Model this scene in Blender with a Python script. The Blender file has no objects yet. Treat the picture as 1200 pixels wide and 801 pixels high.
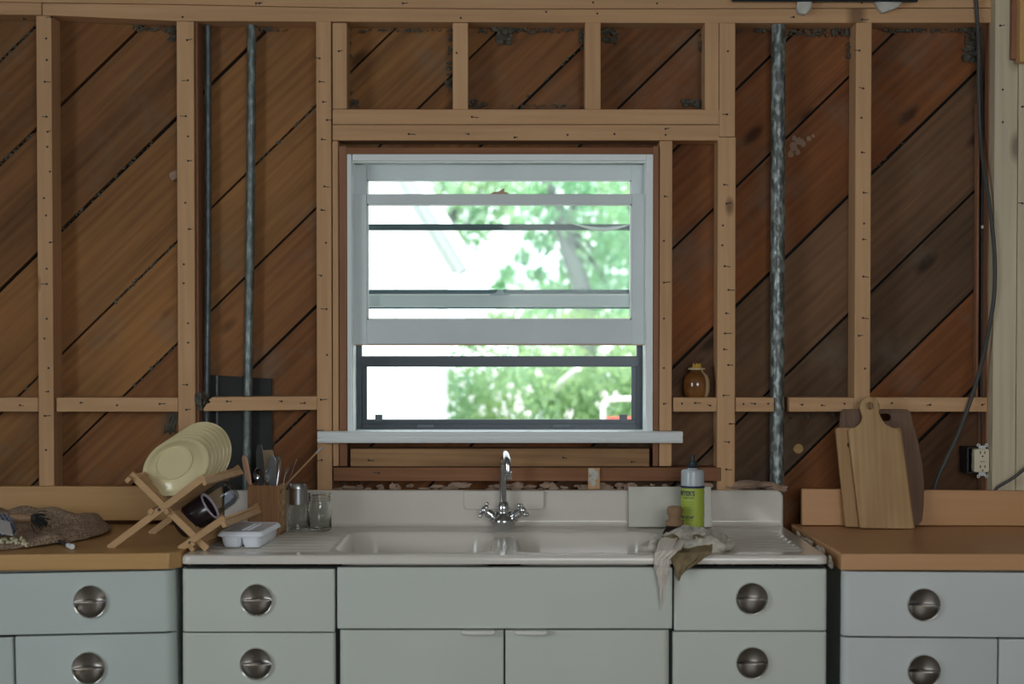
import bpy, bmesh, math, random
from mathutils import Vector, Matrix, Euler, noise
random.seed(7)
C = bpy.context.scene.collection
R = math.radians
# ------------------------------------------------------------------ camera
F = 1806.0            # focal length in pixels of a 1200 px wide frame
CAM = Vector((0.0, -4.62, 1.46)); PITCH = R(1.2); SHIFT = 39.0
cd = bpy.data.cameras.new('camera'); cam = bpy.data.objects.new('camera', cd); C.objects.link(cam)
cam.location = CAM; cam.rotation_euler = (R(90) - PITCH, 0, 0)
cd.sensor_width = 36.0; cd.lens = F / 1200 * 36.0; cd.shift_y = SHIFT / 1200
cd.clip_start = 0.05; cd.clip_end = 200
cd.dof.use_dof = True; cd.dof.focus_distance = 4.60; cd.dof.aperture_fstop = 2.4
bpy.context.scene.camera = cam
# ------------------------------------------------------------------ light
sc = bpy.context.scene
sc.view_settings.view_transform = 'Standard'; sc.view_settings.look = 'None'
sc.view_settings.gamma = 1.0; sc.view_settings.use_curve_mapping = False
sc.view_settings.exposure = 0.10
wd = bpy.data.worlds.new('sky'); sc.world = wd; wd.use_nodes = True
bg = wd.node_tree.nodes['Background']; bg.inputs[0].default_value = (0.86, 0.94, 1.0, 1); bg.inputs[1].default_value = 2.6
def area(name, loc, rot, sx, sy, power, col):
    l = bpy.data.lights.new(name, 'AREA'); l.shape = 'RECTANGLE'; l.size = sx; l.size_y = sy; l.energy = power; l.color = col
    o = bpy.data.objects.new(name, l); C.objects.link(o); o.location = loc; o.rotation_euler = rot; return o
# daylight through the windows of the wall behind the camera and of the side wall beside it
area('window_daylight_back', (0.9, -5.92, 1.84), (R(90), 0, 0), 1.9, 1.15, 43, (0.98, 0.98, 0.96))
area('window_daylight_side', (-2.93, -3.3, 1.65), (R(90), 0, R(-90)), 1.5, 1.25, 30, (0.88, 0.96, 1.0))
sl = bpy.data.lights.new('sun', 'SUN'); sl.energy = 4.5; sl.angle = R(1); sl.color = (1, 0.96, 0.9)
so = bpy.data.objects.new('sun', sl); C.objects.link(so); so.rotation_euler = (R(38), R(-24), 0)

# ------------------------------------------------------------------ picture coordinates -> points on real planes
_ct, _st = math.cos(PITCH), math.sin(PITCH)
def pt(px, py, Y):
    """the point on the plane y = Y seen at picture position (px, py)"""
    a = (px - 600.0) / F; b = (400.5 + SHIFT - py) / F
    d = Vector((a, _ct + b * _st, -_st + b * _ct))
    return CAM + d * ((Y - CAM.y) / d.y)
def X(px, Y, py=420): return pt(px, py, Y).x
def Z(py, Y): return pt(600, py, Y).z

# ------------------------------------------------------------------ helpers
MW = {}
def mw(o): return MW.get(o.name, Matrix.Identity(4)) if o else Matrix.Identity(4)
def tag(o, label=None, cat=None, group=None, kind=None):
    if label: o['label'] = label
    if cat: o['category'] = cat
    if group: o['group'] = group
    if kind: o['kind'] = kind
    return o
def thing(name, label, cat, loc=(0, 0, 0), rot=(0, 0, 0), group=None, kind=None, parent=None):
    o = bpy.data.objects.new(name, None); C.objects.link(o); o.empty_display_size = 0.05
    o.location = loc; o.rotation_euler = rot
    MW[o.name] = Matrix.Translation(Vector(loc)) @ Euler(rot).to_matrix().to_4x4()
    return tag(o, label, cat, group, kind)
class MB:
    def __init__(s): s.v = []; s.f = []; s.m = []; s.M = Matrix.Identity(4); s.mi = 0; s.col = []; s.c = (1, 1, 1, 1)
    def add(s, vs, fs):
        b = len(s.v)
        for p in vs: s.v.append(s.M @ Vector(p))
        for f in fs: s.f.append([b + i for i in f]); s.m.append(s.mi); s.col.append(s.c)
        return s
    def box(s, x0, x1, y0, y1, z0, z1):
        vs = [(x, y, z) for x in (x0, x1) for y in (y0, y1) for z in (z0, z1)]
        return s.add(vs, [(0, 1, 3, 2), (4, 6, 7, 5), (0, 4, 5, 1), (2, 3, 7, 6), (0, 2, 6, 4), (1, 5, 7, 3)])
    def boxpx(s, x0, x1, y0, y1, Y0, Y1):
        """box whose front face (plane Y0) shows at those picture bounds"""
        a = pt(x0, y0, Y0); b = pt(x1, y1, Y0)
        return s.box(a.x, b.x, Y0, Y1, b.z, a.z)
    def quadpx(s, pts, Y0, Y1):
        """prism with a front outline given by picture points on plane Y0"""
        w = [pt(p[0], p[1], Y0) for p in pts]
        return s.prism([(q.x, q.z) for q in w], Y0, Y1)
    def prism(s, out, y0, y1):
        n = len(out); ar = sum(out[i][0] * out[(i + 1) % n][1] - out[(i + 1) % n][0] * out[i][1] for i in range(n))
        if ar < 0: out = out[::-1]
        vs = [(p[0], y0, p[1]) for p in out] + [(p[0], y1, p[1]) for p in out]
        fs = [tuple(range(n)), tuple(range(2 * n - 1, n - 1, -1))]
        for i in range(n): j = (i + 1) % n; fs.append((i, n + i, n + j, j))
        return s.add(vs, fs)
    def prismz(s, out, z0, z1):
        n = len(out); ar = sum(out[i][0] * out[(i + 1) % n][1] - out[(i + 1) % n][0] * out[i][1] for i in range(n))
        if ar < 0: out = out[::-1]
        vs = [(p[0], p[1], z0) for p in out] + [(p[0], p[1], z1) for p in out]
        fs = [tuple(range(n - 1, -1, -1)), tuple(range(n, 2 * n))]
        for i in range(n): j = (i + 1) % n; fs.append((i, j, n + j, n + i))
        return s.add(vs, fs)
    def lathe(s, prof, n=28, M=None, closed=False):
        """profile of (r, z) about local z"""
        M = M or Matrix.Identity(4); vs = []; fs = []; k = len(prof)
        for i in range(n):
            a = 2 * math.pi * i / n
            for r, z in prof: vs.append(M @ Vector((r * math.cos(a), r * math.sin(a), z)))
        for i in range(n):
            j = (i + 1) % n
            for q in range(k - 1 if not closed else k):
                w = (q + 1) % k
                fs.append((i * k + q, j * k + q, j * k + w, i * k + w))
        return s.add(vs, fs)
    def tube(s, pts, r, n=8, cap=True, flat=1.0):
        pts = [Vector(p) for p in pts]; rs = r if isinstance(r, (list, tuple)) else [r] * len(pts)
        vs = []; fs = []; up = Vector((0, 0, 1)); u = None
        for i, p in enumerate(pts):
            t = (pts[min(i + 1, len(pts) - 1)] - pts[max(i - 1, 0)]).normalized()
            if u is None:
                u = t.cross(up)
                if u.length < 0.1: u = t.cross(Vector((1, 0, 0)))
            u = (u - t * u.dot(t)).normalized(); w = t.cross(u)
            for k in range(n):
                a = 2 * math.pi * k / n; vs.append(p + (u * math.cos(a) + w * math.sin(a) * flat) * rs[i])
        for i in range(len(pts) - 1):
            for k in range(n):
                l = (k + 1) % n; fs.append((i * n + k, i * n + l, (i + 1) * n + l, (i + 1) * n + k))
        if cap:
            fs.append(tuple(range(n - 1, -1, -1))); b = (len(pts) - 1) * n; fs.append(tuple(b + k for k in range(n)))
        return s.add(vs, fs)
    def bar(s, p, q, w, d, side=Vector((0, 1, 0))):
        """rectangular bar from p to q, d along side, w across"""
        p = Vector(p); q = Vector(q); t = (q - p).normalized(); sd = side.normalized() * d / 2; ac = t.cross(side).normalized() * w / 2
        vs = [e + a * i + b * j for e in (p, q) for a, i in ((sd, -1), (sd, 1)) for b, j in ((ac, -1), (ac, 1))]
        return s.add(vs, [(0, 1, 3, 2), (4, 6, 7, 5), (0, 4, 5, 1), (2, 3, 7, 6), (0, 2, 6, 4), (1, 5, 7, 3)])
    def ball(s, c, r, n=12, sc=(1, 1, 1)):
        k = n // 2
        prof = [(max(1e-5, math.sin(math.pi * i / k)), -math.cos(math.pi * i / k)) for i in range(k + 1)]
        return s.lathe(prof, n, Matrix.Translation(Vector(c)) @ Matrix.Diagonal((r * sc[0], r * sc[1], r * sc[2], 1)))
    def grid(s, fn, nu, nv):
        vs = [fn(i / nu, j / nv) for i in range(nu + 1) for j in range(nv + 1)]; fs = []
        for i in range(nu):
            for j in range(nv):
                a = i * (nv + 1) + j; fs.append((a, a + nv + 1, a + nv + 2, a + 1))
        return s.add(vs, fs)
    def build(s, name, mats, parent=None, loc=None, bevel=0, seg=2, smooth=35, solid=0, sub=0, local=False, fix=True):
        mats = mats if isinstance(mats, (list, tuple)) else [mats]
        if parent is not None and not local: inv = mw(parent).inverted(); vs = [inv @ v for v in s.v]; base = None
        elif parent is not None: vs = list(s.v); base = None
        else:
            if loc is None:
                lo = [min(v[i] for v in s.v) for i in range(3)]; hi = [max(v[i] for v in s.v) for i in range(3)]
                loc = Vector(((lo[0] + hi[0]) / 2, (lo[1] + hi[1]) / 2, lo[2]))
            base = Vector(loc); vs = [v - base for v in s.v]
        me = bpy.data.meshes.new(name); me.from_pydata(vs, [], s.f)
        for m in mats: me.materials.append(m)
        me.polygons.foreach_set('material_index', s.m)
        if any(c != (1, 1, 1, 1) for c in s.col):
            at = me.color_attributes.new('tone', 'FLOAT_COLOR', 'CORNER')
            flat = []
            for p, c in zip(me.polygons, s.col): flat.extend(list(c) * p.loop_total)
            at.data.foreach_set('color', flat)
        me.validate(); me.update()
        if fix:
            bm = bmesh.new(); bm.from_mesh(me); bmesh.ops.remove_doubles(bm, verts=bm.verts, dist=1e-6)
            bmesh.ops.recalc_face_normals(bm, faces=bm.faces); bm.to_mesh(me); bm.free()
        if smooth:
            me.polygons.foreach_set('use_smooth', [True] * len(me.polygons)); me.set_sharp_from_angle(angle=R(smooth))
        o = bpy.data.objects.new(name, me); C.objects.link(o)
        if parent is not None: o.parent = parent; MW[o.name] = mw(parent)
        else: o.location = base; MW[o.name] = Matrix.Translation(base)
        if solid: md = o.modifiers.new('thick', 'SOLIDIFY'); md.thickness = solid; md.offset = 0
        if sub: md = o.modifiers.new('sub', 'SUBSURF'); md.levels = sub; md.render_levels = sub
        if bevel:
            md = o.modifiers.new('bevel', 'BEVEL'); md.width = bevel; md.segments = seg; md.limit_method = 'ANGLE'; md.angle_limit = R(40)
        return o
def shape2d(outer, holes=(), depth=0.01, bev=0.0):
    """filled outline with holes in the XZ plane, thickness along y; returns verts, faces"""
    cu = bpy.data.curves.new('tmp', 'CURVE'); cu.dimensions = '2D'; cu.fill_mode = 'BOTH'
    for o in [outer] + list(holes):
        sp = cu.splines.new('POLY'); sp.points.add(len(o) - 1); sp.use_cyclic_u = True
        for p, q in zip(sp.points, o): p.co = (q[0], q[1], 0, 1)
    cu.extrude = depth / 2 - bev; cu.bevel_depth = bev; cu.bevel_resolution = 2; cu.offset = -bev
    ob = bpy.data.objects.new('tmp', cu); me = bpy.data.meshes.new_from_object(ob)
    vs = [(v.co.x, -v.co.z, v.co.y) for v in me.vertices]; fs = [tuple(p.vertices) for p in me.polygons]
    bpy.data.objects.remove(ob); bpy.data.curves.remove(cu); bpy.data.meshes.remove(me)
    return vs, fs
def arc(cx, cy, r, a0, a1, n=8):
    return [(cx + r * math.cos(R(a0 + (a1 - a0) * i / n)), cy + r * math.sin(R(a0 + (a1 - a0) * i / n))) for i in range(n + 1)]
def spline(pts, n=8):
    pts = [Vector(p) for p in pts]; out = []
    for i in range(len(pts) - 1):
        p0 = pts[max(i - 1, 0)]; p1 = pts[i]; p2 = pts[i + 1]; p3 = pts[min(i + 2, len(pts) - 1)]
        for k in range(n):
            t = k / n
            out.append(0.5 * ((2 * p1) + (p2 - p0) * t + (2 * p0 - 5 * p1 + 4 * p2 - p3) * t * t + (-p0 + 3 * p1 - 3 * p2 + p3) * t ** 3))
    out.append(pts[-1]); return out
def axis_matrix(p, q):
    """matrix whose local z runs from p towards q, origin p"""
    d = (Vector(q) - Vector(p)).normalized(); return Matrix.Translation(Vector(p)) @ d.to_track_quat('Z', 'Y').to_matrix().to_4x4()

# ------------------------------------------------------------------ materials
def nmat(name):
    m = bpy.data.materials.new(name); m.use_nodes = True; nt = m.node_tree
    return m, nt, nt.nodes['Principled BSDF']
def N(nt, t, **kw):
    n = nt.nodes.new(t)
    for k, v in kw.items(): setattr(n, k, v)
    return n
def plain(name, col, rough=.5, metal=0, spec=.5, trans=0, ior=1.45, coat=0, bump=0, bscale=60, var=0, vscale=8, sss=0, alpha=1):
    m, nt, b = nmat(name)
    b.inputs['Base Color'].default_value = (*col, 1); b.inputs['Roughness'].default_value = rough
    b.inputs['Metallic'].default_value = metal; b.inputs['Specular IOR Level'].default_value = spec
    b.inputs['Transmission Weight'].default_value = trans; b.inputs['IOR'].default_value = ior
    b.inputs['Coat Weight'].default_value = coat; b.inputs['Coat Roughness'].default_value = .08
    b.inputs['Alpha'].default_value = alpha
    tc = N(nt, 'ShaderNodeTexCoord')
    if var:
        nz = N(nt, 'ShaderNodeTexNoise'); nz.inputs['Scale'].default_value = vscale; nz.inputs['Detail'].default_value = 5
        nt.links.new(tc.outputs['Object'], nz.inputs['Vector'])
        mr = N(nt, 'ShaderNodeMapRange'); mr.inputs[1].default_value = .3; mr.inputs[2].default_value = .7; mr.inputs[3].default_value = 1 - var; mr.inputs[4].default_value = 1 + var * .4
        nt.links.new(nz.outputs[0], mr.inputs[0])
        mx = N(nt, 'ShaderNodeVectorMath', operation='SCALE'); mx.inputs[0].default_value = col
        nt.links.new(mr.outputs[0], mx.inputs['Scale']); nt.links.new(mx.outputs[0], b.inputs['Base Color'])
    if bump:
        nz = N(nt, 'ShaderNodeTexNoise'); nz.inputs['Scale'].default_value = bscale; nz.inputs['Detail'].default_value = 4
        nt.links.new(tc.outputs['Object'], nz.inputs['Vector'])
        bp = N(nt, 'ShaderNodeBump'); bp.inputs['Strength'].default_value = bump; bp.inputs['Distance'].default_value = .004
        nt.links.new(nz.outputs[0], bp.inputs['Height']); nt.links.new(bp.outputs[0], b.inputs['Normal'])
    return m
def wood(name, c1, c2, axis='X', sc=1.0, rough=.6, knots=0.0, angle=0, attr=False, contrast=1.0, spec=.3, bump=.15, dust=0, coat=0, line=1.0):
    m, nt, b = nmat(name); L = nt.links.new
    b.inputs['Roughness'].default_value = rough; b.inputs['Specular IOR Level'].default_value = spec
    b.inputs['Coat Weight'].default_value = coat; b.inputs['Coat Roughness'].default_value = .2
    tc = N(nt, 'ShaderNodeTexCoord'); oi = N(nt, 'ShaderNodeObjectInfo')
    rnd = N(nt, 'ShaderNodeMath', operation='MULTIPLY'); rnd.inputs[1].default_value = 37.0; L(oi.outputs['Random'], rnd.inputs[0])
    mp = N(nt, 'ShaderNodeMapping'); mp.vector_type = 'POINT'; mp.inputs['Rotation'].default_value = (0, R(angle), 0); L(tc.outputs['Object'], mp.inputs['Vector'])
    sp = N(nt, 'ShaderNodeSeparateXYZ'); L(mp.outputs[0], sp.inputs[0])
    g, u, v = {'X': (0, 1, 2), 'Y': (1, 0, 2), 'Z': (2, 0, 1)}[axis]
    src = rnd.outputs[0]
    if attr:
        vc = N(nt, 'ShaderNodeAttribute'); vc.attribute_name = 'tone'
        am = N(nt, 'ShaderNodeMath', operation='MULTIPLY'); am.inputs[1].default_value = 53.0; L(vc.outputs['Alpha'], am.inputs[0]); src = am.outputs[0]
    ad = N(nt, 'ShaderNodeMath', operation='ADD'); L(sp.outputs[g], ad.inputs[0]); L(src, ad.inputs[1])
    ad2 = N(nt, 'ShaderNodeMath', operation='ADD'); L(sp.outputs[u], ad2.inputs[0]); L(src, ad2.inputs[1])
    cb = N(nt, 'ShaderNodeCombineXYZ'); L(ad.outputs[0], cb.inputs[0]); L(ad2.outputs[0], cb.inputs[1]); L(sp.outputs[v], cb.inputs[2])
    def stretch(k):
        q = N(nt, 'ShaderNodeVectorMath', operation='MULTIPLY'); q.inputs[1].default_value = k; L(cb.outputs[0], q.inputs[0]); return q.outputs[0]
    def noiz(k, det=5, rg=.6, dist=0):
        q = N(nt, 'ShaderNodeTexNoise'); q.inputs['Scale'].default_value = 1; q.inputs['Detail'].default_value = det; q.inputs['Roughness'].default_value = rg; q.inputs['Distortion'].default_value = dist
        L(stretch(k), q.inputs['Vector']); return q.outputs[0]
    n1 = noiz((2.2 * sc, 60 * sc, 60 * sc), 5, .65)
    n2 = noiz((2.0 * sc, 7 * sc, 7 * sc), 4, .5, .4)
    wv = N(nt, 'ShaderNodeTexWave'); wv.bands_direction = 'DIAGONAL'; wv.inputs['Scale'].default_value = 1; wv.inputs['Distortion'].default_value = 7; wv.inputs['Detail'].default_value = 3; wv.inputs['Detail Scale'].default_value = .6
    L(stretch((.6 * sc, 22 * sc, 22 * sc)), wv.inputs['Vector'])
    def mul(a, k):
        q = N(nt, 'ShaderNodeMath', operation='MULTIPLY'); L(a, q.inputs[0]); q.inputs[1].default_value = k; return q.outputs[0]
    def plus(a, c):
        q = N(nt, 'ShaderNodeMath', operation='ADD'); L(a, q.inputs[0]); L(c, q.inputs[1]); return q.outputs[0]
    n4 = noiz((.7 * sc, 16 * sc, 16 * sc), 3, .55, 1.2); n5 = noiz((1.3 * sc, 1.6 * sc, 1.6 * sc), 3, .5)
    f = plus(plus(plus(mul(n1, .34), mul(n2, .34)), mul(wv.outputs[0], .05 * line)), plus(mul(n4, .26), mul(n5, .34)))
    mr = N(nt, 'ShaderNodeMapRange'); cen = .64 + .025 * line
    mr.inputs[1].default_value = cen - .22 / contrast; mr.inputs[2].default_value = cen + .22 / contrast; L(f, mr.inputs[0])
    rp = N(nt, 'ShaderNodeMix', data_type='RGBA'); rp.inputs[6].default_value = (*c2, 1); rp.inputs[7].default_value = (*c1, 1); L(mr.outputs[0], rp.inputs[0])
    col = rp.outputs[2]
    if knots:
        vo = N(nt, 'ShaderNodeTexVoronoi'); vo.inputs['Scale'].default_value = 1
        q = N(nt, 'ShaderNodeVectorMath', operation='MULTIPLY'); q.inputs[1].default_value = (2.6, 5.5, 0 if axis != 'Z' else 0) if not attr else (2.3, 0, 5.2); L(cb.outputs[0], q.inputs[0]); L(q.outputs[0], vo.inputs['Vector'])
        kr = N(nt, 'ShaderNodeMapRange'); kr.inputs[1].default_value = .05; kr.inputs[2].default_value = .05 + knots; kr.inputs[3].default_value = 1; kr.inputs[4].default_value = 0; L(vo.outputs['Distance'], kr.inputs[0])
        km = N(nt, 'ShaderNodeMix', data_type='RGBA'); km.inputs[7].default_value = (c2[0] * .35, c2[1] * .3, c2[2] * .3, 1); L(col, km.inputs[6])
        L(mul(kr.outputs[0], .75), km.inputs[0]); col = km.outputs[2]
    if attr:
        mm = N(nt, 'ShaderNodeMix', data_type='RGBA'); mm.blend_type = 'MULTIPLY'; mm.inputs[0].default_value = 1; L(col, mm.inputs[6]); L(vc.outputs['Color'], mm.inputs[7]); col = mm.outputs[2]
    if dust:
        dn = N(nt, 'ShaderNodeTexNoise'); dn.inputs['Scale'].default_value = 5; dn.inputs['Detail'].default_value = 8; dn.inputs['Roughness'].default_value = .65; L(tc.outputs['Object'], dn.inputs['Vector'])
        dr = N(nt, 'ShaderNodeMapRange'); dr.inputs[1].default_value = .52; dr.inputs[2].default_value = .72; L(dn.outputs[0], dr.inputs[0])
        dm = N(nt, 'ShaderNodeMix', data_type='RGBA'); dm.inputs[7].default_value = (.19, .16, .12, 1); L(mul(dr.outputs[0], dust), dm.inputs[0]); L(col, dm.inputs[6]); col = dm.outputs[2]
    L(col, b.inputs['Base Color'])
    if bump:
        bp = N(nt, 'ShaderNodeBump'); bp.inputs['Strength'].default_value = bump; bp.inputs['Distance'].default_value = .003; L(n1, bp.inputs['Height']); L(bp.outputs[0], b.inputs['Normal'])
    return m
def thin_glass(name, tint=(.97, .99, .98), refl=.35):
    m, nt, b = nmat(name); out = nt.nodes['Material Output']; nt.nodes.remove(b)
    t = N(nt, 'ShaderNodeBsdfTransparent'); t.inputs[0].default_value = (*tint, 1); g = N(nt, 'ShaderNodeBsdfGlossy'); g.inputs['Roughness'].default_value = .03
    fr = N(nt, 'ShaderNodeFresnel'); fr.inputs[0].default_value = 1.5; mu = N(nt, 'ShaderNodeMath', operation='MULTIPLY'); mu.inputs[1].default_value = refl
    mx = N(nt, 'ShaderNodeMixShader'); nt.links.new(fr.outputs[0], mu.inputs[0]); nt.links.new(mu.outputs[0], mx.inputs[0]); nt.links.new(t.outputs[0], mx.inputs[1]); nt.links.new(g.outputs[0], mx.inputs[2]); nt.links.new(mx.outputs[0], out.inputs[0])
    return m
def galv(name, col, rough=.42, k=1.0):
    m, nt, b = nmat(name); L = nt.links.new; b.inputs['Metallic'].default_value = .45; b.inputs['Roughness'].default_value = rough
    tc = N(nt, 'ShaderNodeTexCoord'); vo = N(nt, 'ShaderNodeTexVoronoi'); vo.inputs['Scale'].default_value = 110; L(tc.outputs['Object'], vo.inputs['Vector'])
    mp = N(nt, 'ShaderNodeMapping'); mp.inputs['Scale'].default_value = (70, 70, 32); L(tc.outputs['Object'], mp.inputs[0])
    nz = N(nt, 'ShaderNodeTexNoise'); nz.inputs['Scale'].default_value = 1; nz.inputs['Detail'].default_value = 6; L(mp.outputs[0], nz.inputs['Vector'])
    mr = N(nt, 'ShaderNodeMapRange'); mr.inputs[1].default_value = .45; mr.inputs[2].default_value = .66; L(nz.outputs[0], mr.inputs[0])
    mx = N(nt, 'ShaderNodeMix', data_type='RGBA'); mx.inputs[6].default_value = (*[c * (1 - .5 * k) for c in col], 1); mx.inputs[7].default_value = (*[min(1, c * (1 + k)) for c in col], 1); L(mr.outputs[0], mx.inputs[0]); L(mx.outputs[2], b.inputs['Base Color'])
    mr2 = N(nt, 'ShaderNodeMapRange'); mr2.inputs[3].default_value = rough - .1; mr2.inputs[4].default_value = rough + .2; L(vo.outputs['Color'], mr2.inputs[0]); L(mr2.outputs[0], b.inputs['Roughness'])
    return m
def leafy(name, col):
    m, nt, b = nmat(name); out = nt.nodes['Material Output']; nt.nodes.remove(b); L = nt.links.new
    tc = N(nt, 'ShaderNodeTexCoord'); nz = N(nt, 'ShaderNodeTexNoise'); nz.inputs['Scale'].default_value = 2.5; L(tc.outputs['Object'], nz.inputs['Vector'])
    mx = N(nt, 'ShaderNodeMix', data_type='RGBA'); mx.inputs[6].default_value = (col[0] * .7, col[1] * .85, col[2] * 1.1, 1); mx.inputs[7].default_value = (min(1, col[0] * 1.4), col[1] * 1.15, col[2] * .7, 1); L(nz.outputs[0], mx.inputs[0])
    d = N(nt, 'ShaderNodeBsdfDiffuse'); t = N(nt, 'ShaderNodeBsdfTranslucent'); L(mx.outputs[2], d.inputs[0]); L(mx.outputs[2], t.inputs[0])
    ms = N(nt, 'ShaderNodeMixShader'); ms.inputs[0].default_value = .45; L(d.outputs[0], ms.inputs[1]); L(t.outputs[0], ms.inputs[2]); L(ms.outputs[0], out.inputs[0]); return m

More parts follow.
